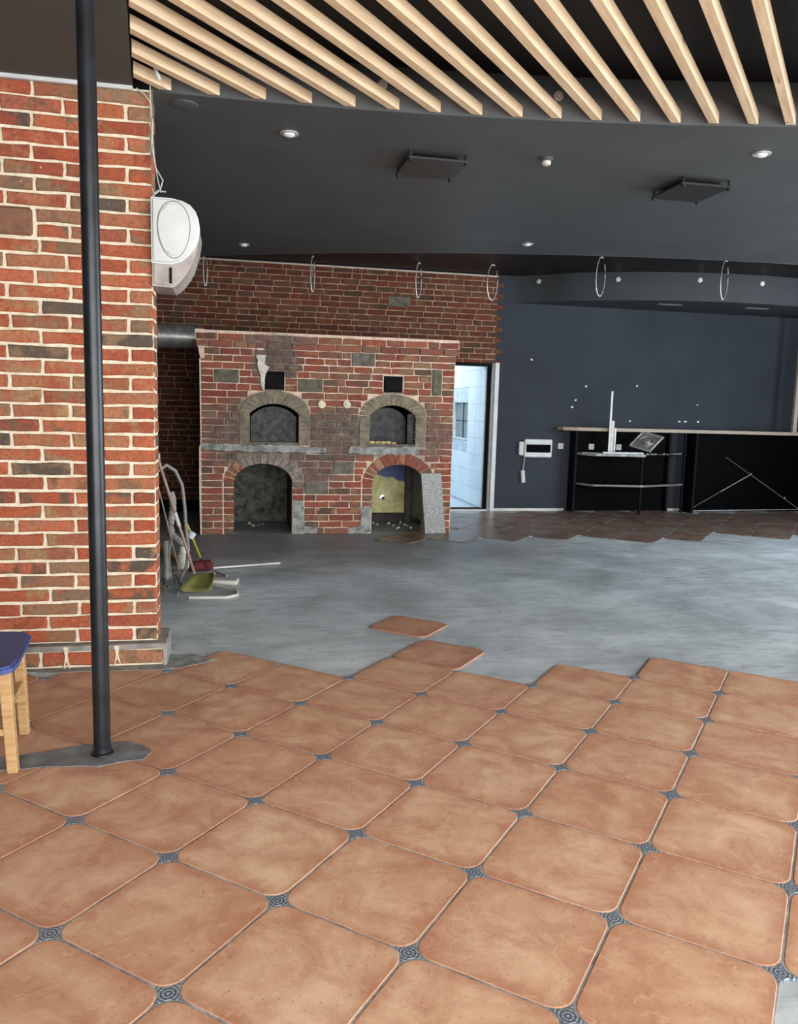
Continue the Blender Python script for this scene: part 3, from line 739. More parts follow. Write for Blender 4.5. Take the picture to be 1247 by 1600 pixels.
for k_ in (LL, LR):
    tunnel(grow(arch(k_), .004), YO + .12, YO + (1.0 if k_ is LL else .135), 'niche_vault', M['niche_side'])
P_(MB().box(-.1, .8, YO + 1.0, YO + 1.05, -.05, .9), 'niche_back', M['niche_plaster'], label='sooty grey-green plastered niche back')
P_(MB().box(1.4, 2.125, YO + .9, YO + .93, .1, .895), 'niche_board', M['yellow_board'], label='yellow board with a dark blue painted top')
P_(MB().box(1.3, 2.38, YO + 1.0, YO + 1.05, -.05, .9), 'niche_back', M['niche_side'])
P_(MB().box(1.4, 2.125, YO + .84, YO + .95, -.05, .11, .004), 'niche_curb', M['niche_side'])
# brown post and louvred panel at the right side of that niche
P_(MB().box(2.13, 2.205, YO + .86, YO + .93, -.009, .85, .004), 'niche_post', M['frame_brown'], label='brown wooden post')
lv = P_(MB().prism([(2.215, YO + .9), (2.228, YO + .9), (2.285, YO + .5), (2.272, YO + .5)], 'z', .06, .85), 'louvre_panel', M['louver'])
for q in range(7):
    y = YO + .53 + q * .052; xq = 2.272 - (y - YO - .5) / .4 * .057
    o = MB().box(xq - .012, xq + .002, y, y + .024, .12, .42 if q > 2 else .8, .002).build('slat', M['white'] if q % 2 else M['louver'], lv); o.matrix_parent_inverse = lv.matrix_world.inverted(); o.matrix_parent_inverse = Matrix.Translation(-oven.location) 
P_(MB().lathe([(.036, 0), (.036, .01), (.012, .014), (.01, .03)], (1.845, YO + .9, .30), 12, Matrix.Rotation(R(90), 3, 'X')), 'tap_ring', M['chrome'])
P_(MB().lathe([(.015, .03), (.015, .034)], (1.845, YO + .9, .30), 10, Matrix.Rotation(R(90), 3, 'X')), 'tap_hole', M['black_matt'])
db = MB(); rr = random.Random(3)
for x0, x1, y0, y1, n in ((.05, .35, .55, .9, 5), (1.6, 1.75, .5, .85, 8), (1.85, 2.1, .3, .8, 12)):
    for q in range(n):
        r_ = rr.uniform(.008, .022); db.lathe([(r_ * .6, 0), (r_, r_ * .6), (r_ * .5, r_ * 1.1)], (rr.uniform(x0, x1), YO + rr.uniform(y0, y1), -.009), 5)
o = P_(db, 'rubble', M['plaster_white']); o['kind'] = 'stuff'
# mouth doors: iron plates set back in the vault
def doorplate(k_, y, drop, x0, x1, tilt, lab):
    kk = (k_[0] + x0, k_[1] - x1, k_[2] + .004, k_[3] - drop - .01, k_[4] - drop)
    d = P_(MB().prism(arch_seg(kk, 14), 'y', y, y + .012), 'oven_door', M['door_metal'], label=lab)
    a = arch_seg(kk, 14)[1:-1]
    o = MB().tube([(x, y - .004, z) for x, z in a], .007, 6).build('door_rim', M['steel_dull'], d); o.matrix_parent_inverse = Matrix.Translation(-oven.location)
    xc = (kk[0] + kk[1]) / 2 - .02
    o = MB().prism([(xc - .006, 1.18), (xc + .006, 1.18), (xc + .016, 1.11), (xc + .018, 1.03), (xc - .004, 1.03)], 'y', y - .03, y - .002).build('door_handle', M['black_matt'], d, label='black wedge handle'); o.matrix_parent_inverse = Matrix.Translation(-oven.location)
doorplate(UL, YO + .09, .03, .012, .02, 0, 'scuffed grey iron door plate with arched top')
doorplate(UR, YO + .2, .03, .0, .07, 0, 'scuffed grey iron door plate set back in the mouth')
P_(MB().box(1.955, 2.03, YO + .06, YO + .075, 1.02, 1.36, .003), 'loose_plate', M['door_metal'], label='narrow loose iron plate')
for q in range(5): P_(MB().box(1.52 + q * .062, 1.578 + q * .062, YO + .02, YO + .1, 1.017, 1.048 - (.012 if q > 3 else 0), .006), 'firebrick', M['firebrick'], label='pale yellow firebrick')
# ring bricks
def ring_pts(ki, ko, fni, n):
    def ip(u, k, f):
        a, b, z0, zs, ap = k; cx = (a + b) / 2; hw = (b - a) / 2
        if f == 'e': return (cx - hw * math.cos(math.pi * u), zs + (ap - zs) * math.sin(math.pi * u))
        sg = ap - zs; rad = (hw * hw + sg * sg) / (2 * sg); t = math.asin(hw / rad); th = -t + 2 * t * u
        return (cx + rad * math.sin(th), ap - rad + rad * math.cos(th))
    return [(ip(k / n, ki, fni), ip(k / n, ko, 'e')) for k in range(n + 1)]
def voussoirs(ki, ko, fni, n, matf, yf, D=.07, gap=.005, skip=()):
    pts = ring_pts(ki, ko, fni, n)
    for k in range(n):
        if k in skip: continue
        (i0, o0), (i1, o1) = pts[k], pts[k + 1]
        def sh(p, q, g):
            d = Vector(q) - Vector(p); L = d.length; return tuple(Vector(p) + d * min(.3, g / L))
        a, b = sh(i0, i1, gap), sh(i1, i0, gap); c, d = sh(o1, o0, gap), sh(o0, o1, gap)
        m = MB().prism([a, b, c, d], 'y', yf + random.uniform(0, .004), yf + D); bmesh.ops.bevel(m.bm, geom=list(m.bm.edges), offset=.003, segments=1, affect='EDGES')
        P_(m, 'arch_brick', matf(k))
for ki, ko in ((UL, ULo), (UR, URo)):
    voussoirs(ki, ko, 's', 13, lambda k: M['arch_brick'], YO - .012)
    for s_ in (0, 1):
        xa, xb = (ko[0], ki[0]) if s_ == 0 else (ki[1], ko[1])
        for q in range(4):
            z = .99 + q * .086; P_(MB().box(xa, xb - .004, YO - .012, YO + .06, z, z + .08, .004), 'arch_brick', M['arch_brick'])
voussoirs(LL, LLo, 'e', 15, lambda k: M['arch_grey'] if 4 <= k else M['arch_red'], YO - .008)
voussoirs(LR, LRo, 'e', 16, lambda k: M['arch_red'], YO - .01)
# stone blocks and vents
blocks = [(-.195, .062, 22, 2, 'stone_green'), (.704, .971, 21, 2, 'stone_green'), (1.296, 1.553, 25, 2, 'stone'), (2.221, 2.331, 21, 4, 'stone_green'), (.787, 1.051, 6, 2, 'stone'), (1.101, 1.338, 9, 2, 'stone')]
for x0, x1, k, n, m in blocks:
    z0 = -.012 + k * .0755
    b = P_(MB().box(x0, x1, YO - .01, YO + .05, z0 + .003, z0 + n * .0755 - .009, .006), 'stone_block', M[m], label='dark grey stone block two courses high' if n == 2 else 'upright brown stone block')
    if n == 2 and k > 20 and m == 'stone_green': # worn raised maker's panel
        q = MB().box(x0 + .05, x1 - .05, YO - .014, YO - .005, z0 + .05, z0 + .1, .003).build('raised_panel', M[m], b); q.matrix_parent_inverse = Matrix.Translation(-oven.location)
for a, b, c, d in vents:
    P_(MB().box(a, b, YO + .05, YO + .06, c, d), 'vent_back', M['black_matt'])
    v = P_(MB().box(a + .012, b - .02, YO + .0, YO + .05, c + .01, d - .03, .006), 'vent_plate', M['black_matt'], label='soot-black iron damper plate')
    P_(MB().box(a - .008, b + .008, YO - .01, YO + .05, c - .014, c - .001, .003), 'vent_sill', M['stone'])
# courses
cnt = 0; st = Stuff(.045); queue = []
for k in range(29):
    z0 = -.012 + k * .0755; z1 = z0 + .066 + random.uniform(-.003, .002); zc = (z0 + z1) / 2
    if z0 < 0: z0 = -.008
    bl = []
    for x0, x1, kk, n, m in blocks:
        if kk <= k < kk + n: bl.append((x0, x1))
    for a, b, c, d in vents:
        if z1 > c - .01 and z0 < d: bl.append((a, b))
    for ko in (ULo, URo):
        if z1 > ko[2] and z0 < ko[3]: bl.append((ko[0], ko[1]))
        elif ko[3] <= z0 < ko[4] - .01:
            u = max(0, (z0 - ko[3]) / (ko[4] - ko[3])); hw = (ko[1] - ko[0]) / 2 * math.sqrt(max(0, 1 - u * u)); cx = (ko[0] + ko[1]) / 2; bl.append((cx - hw, cx + hw))
    for ko, ki in ((LLo, LL), (LRo, LR)):
        if z0 < ko[3]: bl.append((ko[0], ko[1]))
        elif z0 < ko[4] - .01:
            u = max(0, (z0 - ko[3]) / (ko[4] - ko[3])); hw = (ko[1] - ko[0]) / 2 * math.sqrt(max(0, 1 - u * u)); cx = (ko[0] + ko[1]) / 2; bl.append((cx - hw, cx + hw))
        if z0 < ko[3] - .02:  # jambs: one header per course
            for xa, xb in ((ko[0], ki[0] + .002), (ki[1] - .002, ko[1])):
                if xa > .6 and xb < .8 and z0 < .35: continue
                if xb < 1.6 and xa > 1.4 and z0 < .29: continue
                queue.append((xa + .004, xb, z0, z1, YO - .003))
    x0, x1 = (-.335, 2.478)
    yf = YO - .003
    if k >= 27: x0, x1, yf = -.385, 2.51, YO - .035
    elif k == 26: x0, x1, yf = -.36, 2.49, YO - .015
    def pat(first, k=k): return (random.choice((.12, .16)) if k % 2 else random.choice((.27, .24, .22))) if first else random.choice((.27, .27, .25, .2, .13, .22))
    for a, b in fill_row(x0, x1, bl, pat, .012): queue.append((a, b, z0, z1, yf))
queue.sort(key=lambda q: -(q[1] - q[0]))
for n_, (a, b, z0, z1, yf) in enumerate(queue):
    if n_ < 300:
        o = put_brick(a, b, z0, z1, yf, .05, M['oven_brick'], None); adopt(o, oven)
    else: st.add(a, b, z0, z1, yf)
adopt(st.build(M['oven_brick_stuff'], None), oven)
P_(MB().prism([(-.34, 1.9), (-.352, 1.95), (-.36, 2.0), (-.395, 2.12), (-.395, 2.205), (-.3, 2.205), (-.3, 1.9)], 'y', YO - .028, YO + .1), 'cornice', M['oven_mortar'])
P_(MB().box(-.39, 2.515, YO - .025, YO + .13, 2.10, 2.2), 'cornice', M['oven_mortar'])
P_(MB().prism([(-.352, -.009), (-.36, .5), (-.358, .95), (-.345, 1.0), (-.352, 1.9), (-.336, 1.9), (-.332, 1.0), (-.338, .93), (-.338, -.009)], 'y', YO - .006, YO + .05), 'edge_render', M['edge_mortar'], label='pale rendered edge')
# cement smears, ledge, plaster scar
def wallsmear(name, pts, mat, th=.012, amp=.01, seed=2):
    rr = random.Random(seed); out = []; n = len(pts)
    for k in range(n):
        a, b = Vector(pts[k]), Vector(pts[(k + 1) % n]); m = max(1, int((b - a).length / .05))
        for q in range(m): p = a.lerp(b, q / m); out.append((p.x + rr.uniform(-amp, amp), p.y + rr.uniform(-amp, amp)))
    return P_(MB().prism(out, 'y', YO - th, YO + .02), name, mat)
wallsmear('cement_smear', [(-.33, .925), (.2, .915), (.6, .905), (1.02, .9), (1.02, .955), (.6, .985), (.2, .985), (-.33, .99)], M['cement'], .014)
wallsmear('cement_smear', [(1.27, .9), (1.7, .9), (2.08, .905), (2.08, .985), (1.6, .985), (1.3, .98)], M['cement'], .014, seed=5)
wallsmear('cement_smear', [(.657, .372), (.775, .367), (.79, .075), (.93, .068), (.93, .0), (.657, .0)], M['cement'], .012, .005, 6)
wallsmear('cement_smear', [(1.441, .304), (1.548, .316), (1.548, .0), (1.30, .0), (1.305, .056), (1.428, .08)], M['cement'], .012, .005, 7)
wallsmear('plaster_scar', [(.25, 2.1), (.33, 2.09), (.345, 1.93), (.34, 1.86), (.395, 1.82), (.36, 1.76), (.335, 1.58), (.315, 1.6), (.3, 1.73), (.26, 1.85)], M['plaster_white'], .012, .012, 8)
for x, z in ((.967, 1.443), (1.246, 1.45)):
    m = MB().lathe([(.042, 0), (.042, .012), (.03, .014), (.03, .006), (.016, .006), (.016, .02), (.006, .022)], (x, YO - .004, z), 20, Matrix.Rotation(R(90), 3, 'X'))
    P_(m, 'cleanout_ring', M['cream'], smooth=False, label='small cream ceramic ring')
# granite slab leaning at the right niche
m = MB().prism([(2.112, .69), (2.35, .697), (2.42, -.008), (2.172, -.008)], 'y', 8.90, 8.925); bmesh.ops.bevel(m.bm, geom=list(m.bm.edges), offset=.003, segments=1, affect='EDGES')
for v in m.bm.verts: v.co.y += (v.co.z) * .045
tag(m.build('granite_slab', M['granite']), 'speckled grey granite slab leaning upright against the right niche of the oven', 'slab')

# --- flue duct left of the oven
dz, dy = 2.175, 9.72
duct = smooth_mod(MB().tube([(-3.25, dy, dz), (-.36, dy, dz)], .135, 28).build('flue_duct', M['steel']))
for x in (-.42, -.66, -1.5, -2.4):
    smooth_mod(MB().tube([(x, dy, dz), (x + .03, dy, dz)], .14, 28).build('duct_band', M['chrome'], duct))
tag(duct, 'round shiny steel flue duct entering the left side of the brick oven', 'duct')

# ================================================================= THINGS
# iron post
px, py = -.526, 3.311
post = empty('steel_post', (px, py, 0)); tag(post, 'tall black round steel post standing on the tiles before the brick pillar', 'post')
smooth_mod(MB().tube([(0, 0, .004), (0, 0, 3.012)], .0335, 32).build('post_tube', M['iron'], post))
smooth_mod(MB().lathe([(.045, .004), (.044, .01), (.036, .014), (.0345, .03)], (0, 0, 0), 24).build('weld_collar', M['iron'], post))
# air unit on the end of the pillar
ac = empty('air_curtain', (-.41, 4.42, 2.03)); tag(ac, 'white rounded plastic air unit mounted high on the end of the brick pillar', 'air unit')
prof = [(0, .44), (.10, .44), (.15, .432), (.19, .415), (.215, .385), (.232, .345), (.24, .30), (.236, .25), (.225, .2), (.2, .12), (.17, .07), (.13, .02), (.1, 0), (.0, .005)]
m = MB().prism(prof, 'y', .03, .36); bmesh.ops.bevel(m.bm, geom=[e for e in m.bm.edges if all(abs(v.co.y - .03) < 1e-4 for v in e.verts)], offset=.012, segments=2, affect='EDGES')
smooth_mod(m.build('housing', M['ac_shaded'], ac), 35)
m = MB().prism([(0, .443), (.10, .443), (.155, .433), (.195, .415), (.222, .385), (.237, .345), (.243, .3), (.238, .25), (.222, .21), (.19, .165), (.15, .13), (.1, .112), (.0, .115)], 'y', 0, .05)
bmesh.ops.bevel(m.bm, geom=[e for e in m.bm.edges if all(abs(v.co.y) < 1e-4 for v in e.verts)], offset=.012, segments=3, affect='EDGES')
smooth_mod(m.build('end_cap', M['white'], ac, label='white end cap'), 35)
ov = [(.113 + .075 * math.cos(a) * (1 + .12 * math.sin(a)), .285 + .135 * math.sin(a)) for a in [2 * math.pi * k / 36 for k in range(36)]]
m = MB().prism(ov, 'y', -.009, .01); bmesh.ops.bevel(m.bm, geom=[e for e in m.bm.edges if all(abs(v.co.y + .009) < 1e-4 for v in e.verts)], offset=.008, segments=3, affect='EDGES')
cap = smooth_mod(m.build('oval_panel', M['white'], ac), 30)
smooth_mod(MB().tube([(x * 1.0, -.0005, z) for x, z in [(.113 + .081 * math.cos(a) * (1 + .12 * math.sin(a)), .285 + .141 * math.sin(a)) for a in [2 * math.pi * k / 36 for k in range(37)]]], .0025, 6).build('seam', M['hose'], ac))
MB().box(.088, .1, .015, .031, .02, .1, .002).build('outlet_slot', M['black_matt'], ac)
# stool
stool = empty('stool', (-1.0, 3.35, 0)); tag(stool, 'small wooden stool with a blue padded seat beside the black post', 'stool')
sx_ = [(-.19, -.27), (.17, -.29), (.2, -.26), (.205, -.2), (.17, .16), (.14, .2), (.1, .205), (-.19, .22), (-.21, .19), (-.215, -.22)]
m = MB().prism(sx_, 'z', .434, .46); bmesh.ops.bevel(m.bm, geom=[e for e in m.bm.edges if all(v.co.z > .459 for v in e.verts)], offset=.008, segments=2, affect='EDGES')
smooth_mod(m.build('seat', M['blue_seat'], stool), 40)
for (x, y, fx, fy) in ((.15, -.17, .165, -.163), (.115, .17, .118, .214), (-.15, -.17, -.175, -.17), (-.15, .16, -.175, .2)):
    bm = bmesh.new(); a = .019; vs = []
    for (cx, cy, z) in ((fx, fy, .003), (x, y, .434)):
        for dx, dy in ((-a, -a), (a, -a), (a, a), (-a, a)): vs.append(bm.verts.new((cx + dx, cy + dy, z)))
        a = .021
    for q in ((3, 2, 1, 0), (4, 5, 6, 7), (0, 1, 5, 4), (1, 2, 6, 5), (2, 3, 7, 6), (3, 0, 4, 7)): bm.faces.new([vs[k] for k in q])
    bmesh.ops.bevel(bm, geom=list(bm.edges), offset=.003, segments=1, affect='EDGES')
    me = bpy.data.meshes.new('leg'); bm.to_mesh(me); bm.free(); me.materials.append(M['stool_wood']); link('leg', me, stool)
for a, b in (((.14, -.15, .24), (.12, .17, .24)), ((-.16, -.15, .24), (-.16, .17, .24)), ((-.16, -.17, .17), (.15, -.17, .17)), ((-.16, .18, .17), (.12, .19, .17))):
    A, B = Vector(a), Vector(b); m = MB().box(-.011, .011, -(B - A).length / 2, (B - A).length / 2, -.014, .014, .002)
    mt = Matrix.Translation((A + B) / 2) @ Matrix.Rotation(-math.atan2((B - A).x, (B - A).y), 4, 'Z'); bmesh.ops.transform(m.bm, matrix=mt, verts=m.bm.verts); m.build('stretcher', M['stool_wood'], stool)

# ceiling fittings
def spotlight(x, y, label):
    e = empty('ceiling_spotlight', (x, y, HC)); tag(e, label, 'spotlight', 'recessed spotlights in the grey ceiling')
    smooth_mod(MB().lathe([(.055, .0), (.055, -.006), (.04, -.008), (.036, -.002)], (0, 0, 0), 24).build('trim_ring', M['steel_dull'], e))
    smooth_mod(MB().lathe([(.034, -.002), (.033, -.014), (.02, -.02), (.006, -.022)], (0, 0, 0), 20).build('lamp', M['lamp_glass'], e))
spotlight(.323, 4.965, 'recessed white ceiling spotlight nearest the brick pillar')
spotlight(3.111, 4.526, 'recessed white ceiling spotlight at the right above the dark hanging panel')
spotlight(.108, 8.461, 'small recessed spotlight at the far ceiling edge beside the white air unit')
spotlight(2.743, 7.499, 'small recessed spotlight at the far edge in the middle of the grey ceiling')
def panel(x0, x1, y0, y1, label):
    cx, cy = (x0 + x1) / 2, (y0 + y1) / 2; e = empty('ceiling_panel', (cx, cy, HC)); tag(e, label, 'panel', 'square panels under the grey ceiling')  # dark square panel of unknown use
    hx, hy = (x1 - x0) / 2, (y1 - y0) / 2
    MB().box(-hx, hx, -hy, hy, -.05, -.035, .003).build('plate', M['panel_face'], e)
    MB().box(-hx * .7, hx * .7, -hy * .7, hy * .7, -.034, -.0).build('housing', M['black_matt'], e)
    for a in (-1, 1):
        for b in (-1, 1):
            MB().lathe([(.009, 0), (.009, -.034), (.013, -.051), (.013, -.062), (.006, -.068)], (a * (hx - .015), b * (hy - .015), 0), 10).build('bolt', M['iron'], e)
panel(1.055, 1.44, 5.05, 5.46, 'thin dark square panel bolted under the ceiling, the left one')
panel(2.915, 3.285, 5.07, 5.48, 'thin blackish square panel bolted under the ceiling, the right one')
e = empty('smoke_detector', (1.921, 4.977, HC)); tag(e, 'small round smoke detector between the two square ceiling panels', 'detector')
smooth_mod(MB().lathe([(.04, 0), (.04, -.012), (.032, -.018)], (0, 0, 0), 20).build('base', M['ceiling'], e))
smooth_mod(MB().lathe([(.026, -.018), (.03, -.026), (.026, -.04), (.012, -.046)], (0, 0, 0), 20).build('sensor_head', M['offwhite'], e))
e = empty('smoke_detector', (-.25, 4.66, HC)); tag(e, 'dark round ceiling rose in the corner beside the brick pillar', 'detector')
smooth_mod(MB().lathe([(.07, 0), (.07, -.006), (.05, -.01), (.03, -.011)], (0, 0, 0), 20).build('rose', M['ceiling'], e))
def disc(cx, cy, cr, ang_xy, z, r, label, grp, inward=True):
    x, y = ang_xy; d = Vector((cx - x, cy - y)).normalized(); dd = Vector((cx - x, cy - y)); dist = dd.length
    if inward: p = Vector((cx, cy)) - d * (cr - .012); nrm = Vector((d.x, d.y, 0))
    else: p = Vector((cx, cy)) - d * cr; nrm = Vector((-d.x, -d.y, 0))
    e = empty('air_nozzle', (p.x, p.y, z)); tag(e, label, 'nozzle', grp)
    mt = nrm.to_track_quat('Z', 'Y').to_matrix()
    smooth_mod(MB().lathe([(r, -.004), (r, .008), (r * .8, .012), (r * .78, .006), (r * .45, .006), (r * .42, .016), (r * .15, .018)], (0, 0, 0), 20, mt).build('rim', M['offwhite'], e), 30)
    return e
disc(*NC, (.78, 4.45), 3.14, .026, 'round white wall disc on the curved step behind the battens, left of three', 'white discs on the near curved step')
disc(*NC, (1.73, 4.36), 3.135, .026, 'round white wall disc on the curved step behind the battens, middle of three', 'white discs on the near curved step')
disc(*NC, (2.72, 4.13), 3.13, .026, 'round white wall disc on the curved step behind the battens, right of three', 'white discs on the near curved step')

for (x, y, z, r), lb in (((4.12, 10.75, 3.2, .032), 'leftmost'), ((4.98, 10.1, 3.19, .032), 'second from left'), ((6.0, 9.82, 3.19, .032), 'third from left'), ((6.86, 9.72, 3.18, .032), 'rightmost')):
    e = empty('bulkhead_disc', (x, y, z))
    # stand it on the fascia
    best = min(range(len(bk) - 1), key=lambda k: (Vector(bk[k]) - Vector((x, y))).length)
    k0 = best if (Vector(bk[best + 1]) - Vector((x, y))).length < (Vector(bk[max(best - 1, 0)]) - Vector((x, y))).length else max(best - 1, 0)
    A, B = Vector(bk[k0]), Vector(bk[k0 + 1]); d = (B - A).normalized(); nrm = Vector((d.y, -d.x, 0)); t_ = max(0, min(1, (Vector((x, y)) - A).dot(d) / (B - A).length)); p = A.lerp(B, t_)
    e.location = (p.x, p.y, z); tag(e, 'small round white disc high on the curved bulkhead over the bar, ' + lb, 'disc', 'white discs on the far bulkhead')
    mt = nrm.to_track_quat('Z', 'Y').to_matrix(); MB().lathe([(r, -.004), (r, .01), (r * .6, .016)], (0, 0, 0), 14, mt).build('cover', M['white'], e)
# conduit loops hanging from the upper ceiling
def loop(x, y, h, wd, ang, label, matn):
    e = empty('hanging_conduit', (x, y, 3.285)); tag(e, label, 'conduit', 'flexible conduit loops under the far ceiling')
    d = Vector((math.cos(ang), math.sin(ang), 0)); pts = []
    for k in range(25):
        a = R(70) + R(330) * k / 24; pts.append(d * (wd / 2 * math.cos(a)) + Vector((0, 0, -h / 2 + h / 2 * math.sin(a))))
    rad = [.006 + (.0015 if k % 2 else 0) for k in range(25)]
    smooth_mod(MB().tube(pts, rad, 8).build('coil', M[matn], e), 60)
    MB().tube([pts[-1], pts[-1] + Vector((.02, 0, -.07)), pts[-1] + Vector((.0, 0, -.13))], .006, 6).build('wire_tail', M['black_matt'], e)
    return e
loop(-.335, 10.55, .42, .05, .2, 'hanging silver conduit end over the brick wall, closest to the air unit', 'chrome')
loop(.983, 10.4, .44, .06, .5, 'hanging silver conduit end over the brick wall, above the middle of the oven', 'chrome')
loop(2.35, 10.4, .44, .09, .4, 'narrow hanging conduit loop over the brick wall, above the oven right side', 'chrome')
loop(3.28, 10.2, .45, .16, .3, 'open hanging conduit loop in front of the brick wall right end', 'chrome')
loop(4.33, 9.25, .46, .13, .2, 'shiny hanging conduit loop left in front of the grey bulkhead', 'chrome')
loop(5.79, 8.95, .46, .13, .35, 'shiny hanging conduit loop right in front of the grey bulkhead', 'chrome')
# cables at the pillar top
cb = empty('loose_cables', (-.405, 4.47, 2.98)); tag(cb, 'loose cream electric cables hanging down the top corner of the brick pillar', 'cable')
W = lambda pts, r, mat='offwhite': smooth_mod(MB().tube([Vector(p) for p in pts], r, 6).build('cable', M[mat], cb), 60)
W([(-.07, 0, .02), (-.03, -.01, -.01), (0, -.01, -.05), (.008, -.012, -.15), (0, -.012, -.25), (.02, -.015, -.36), (.055, -.02, -.42), (.04, -.02, -.47), (.01, -.01, -.49)], .0035)
W([(-.005, 0, .1), (-.002, -.01, -.05), (.004, -.012, -.2), (.012, -.012, -.3), (.03, -.02, -.42), (.045, -.02, -.48)], .003)
W([(.002, -.01, -.5), (.03, -.02, -.47), (.07, -.02, -.475)], .004, 'white')
W([(.004, 0, .02), (.008, -.012, -.1), (-.004, -.012, -.2), (.0, -.012, -.33), (0, -.01, -.5)], .0035, 'wire')
ct = empty('cable_connector', (-.36, 4.3, 3.0)); tag(ct, 'small white cable connector dangling from the leftmost batten', 'connector')
MB().tube([(-.02, 0, .1), (-.01, 0, .04)], .002, 6).build('wire', M['offwhite'], ct)
MB().tube([(-.01, 0, .045), (.012, 0, -.01)], .009, 8).build('plug', M['white'], ct)
MB().tube([(.012, 0, -.01), (.03, 0, -.04), (.05, 0, -.05)], .002, 6).build('wire', M['offwhite'], ct)

# tools in the nook
def stick(name, pts, r, mat, label, cat, n=10):
    o = smooth_mod(MB().tube([Vector(p) for p in pts], r, n).build(name, M[mat]), 50); return tag(o, label, cat)
mp = stick('mop_handle', [(-.535, 5.72, 1.15), (-.285, 6.46, .03)], .011, 'pole_pink', 'long thin brownish mop handle leaning against the pillar return', 'pole')
MB().tube([(-.42, 6.062, .632), (-.395, 6.136, .52)], .014, 10).build('sleeve', M['white'], mp)
stick('thin_rod', [(-.548, 5.6, 1.1), (-.40, 6.5, .01)], .005, 'pole_pink', 'thin tan rod leaning beside the mop handle', 'rod')
stick('grey_hose', [(-.535, 6.1, .93), (-.48, 6.12, .975), (-.42, 6.15, .93), (-.375, 6.2, .82), (-.36, 6.25, .65), (-.355, 6.3, .48), (-.34, 6.35, .3), (-.36, 6.4, .15), (-.42, 6.45, .01)], .013, 'hose', 'curved grey hose hanging in the nook behind the pillar', 'hose')
stick('yellow_stick', [(-.39, 7.0, .41), (-.3, 7.55, .01)], .011, 'yellow', 'bright yellow stick leaning in the nook beside the oven', 'stick')
stick('wooden_lath', [(-.78, 8.25, .02), (-.43, 7.2, .012)], .02, 'ochre', 'ochre wooden handle lying on the concrete behind the red cloth', 'stick')
# drain pipe pieces
dp = empty('drain_pipe', (-.47, 6.6, 0)); tag(dp, 'grey corrugated drain pipe with a white trap in the nook', 'pipe')
cor = [(-.02, 0, .72), (-.005, 0, .68), (0, 0, .6), (-.012, 0, .52), (-.025, 0, .44), (-.01, 0, .38), (.03, 0, .34), (.07, 0, .3), (.085, 0, .26)]
pts = []; rad = []
for k in range(len(cor) - 1):
    for q in range(5): pts.append(Vector(cor[k]).lerp(Vector(cor[k + 1]), q / 5)); rad.append(.03 if (q % 2) else .025)
MB().tube(pts, rad, 12).build('corrugated_pipe', M['pvc'], dp)
MB().lathe([(.03, .0), (.045, .015), (.05, .06), (.042, .1), (.046, .105), (.046, .125), (.03, .14), (.03, .19)], (.075, 0, .09), 18).build('trap', M['offwhite'], dp)
MB().lathe([(.03, 0), (.034, .04), (.028, .05)], (.13, -.05, .36), 14, Matrix.Rotation(R(30), 3, 'Y')).build('coupling', M['white'], dp)
MB().tube([(-.06, .05, .32), (-.05, .03, .12), (-.06, .0, .0)], .028, 12).build('stand_pipe', M['pvc'], dp)
MB().tube([(0, .02, .42), (-.04, .02, .2), (-.02, 0, .0)], .01, 8).build('stand_pipe', M['pvc'], dp)
sb = empty('switch_box', (-.56, 5.84, 1.04)); tag(sb, 'small grey connection box on the pillar return with pipes behind', 'box')
MB().box(.0, .05, -.05, .05, -.04, .05, .006).build('box_body', M['hose'], sb); MB().box(.05, .058, -.035, .035, -.025, .035, .003).build('lid', M['offwhite'], sb)
# dustpan, cloth, rods, wires on the floor
du = empty('dustpan', (-.24, 6.3, 0)); tag(du, 'olive green dustpan lying on the concrete among wires', 'dustpan')
bm = bmesh.new(); G_ = []
for k in range(9):
    u = k / 8 * 2 - 1; row = []
    for v, (yy, zz) in enumerate(((-.14, .006 + .02 * abs(u) ** 4), (-.05, .02 + .045 * abs(u) ** 3), (.05, .03 + .06 * abs(u) ** 3), (.1, .1))):
        row.append(bm.verts.new((u * (.12 - .02 * v) + .3 * yy, yy, zz)))
    G_.append(row)
for a, b in zip(G_, G_[1:]):
    for v in range(3): bm.faces.new((a[v], b[v], b[v + 1], a[v + 1]))
me = bpy.data.meshes.new('pan'); bm.to_mesh(me); bm.free(); me.materials.append(M['olive']); o = link('pan', me, du); so = o.modifiers.new('s', 'SOLIDIFY'); so.thickness = .005; smooth_mod(o, 60)
MB().tube([(.03, .1, .08), (.09, .26, .06)], .014, 8).build('handle', M['pvc'], du)
rag = MB(); rr = random.Random(9)
rag.tube([(x, 7.0 + .02 * math.sin(x * 20), .035) for x in [-.37 + .025 * k for k in range(9)]], [.02, .042, .05, .046, .052, .045, .05, .044, .02], 12)
for v in rag.bm.verts: v.co += Vector((rr.uniform(-.008, .008), rr.uniform(-.008, .008), rr.uniform(-.008, .008)))
for v in rag.bm.verts: v.co.z = max(v.co.z, -.008)
tag(rag.build('cloth_roll', M['maroon'], smooth=True), 'dark red rolled cloth lying on the concrete', 'cloth')
stick('white_rod', [(-.17, 6.98, .02), (.42, 7.25, .002)], .009, 'offwhite', 'long thin white rod lying on the concrete beside the red cloth', 'rod')
stick('short_rod', [(-.16, 6.9, .005), (-.05, 6.72, .003)], .01, 'hose', 'short grey rod lying in front of the red cloth', 'rod')
stick('white_hose', [(-.32, 5.98, .004), (-.2, 5.97, .004), (-.05, 5.96, .004), (.03, 6.03, .004), (.03, 6.15, .004), (-.05, 6.3, .004), (-.15, 6.4, .004)], .012, 'offwhite', 'white hose bent in a loop on the concrete in front of the dustpan', 'hose')
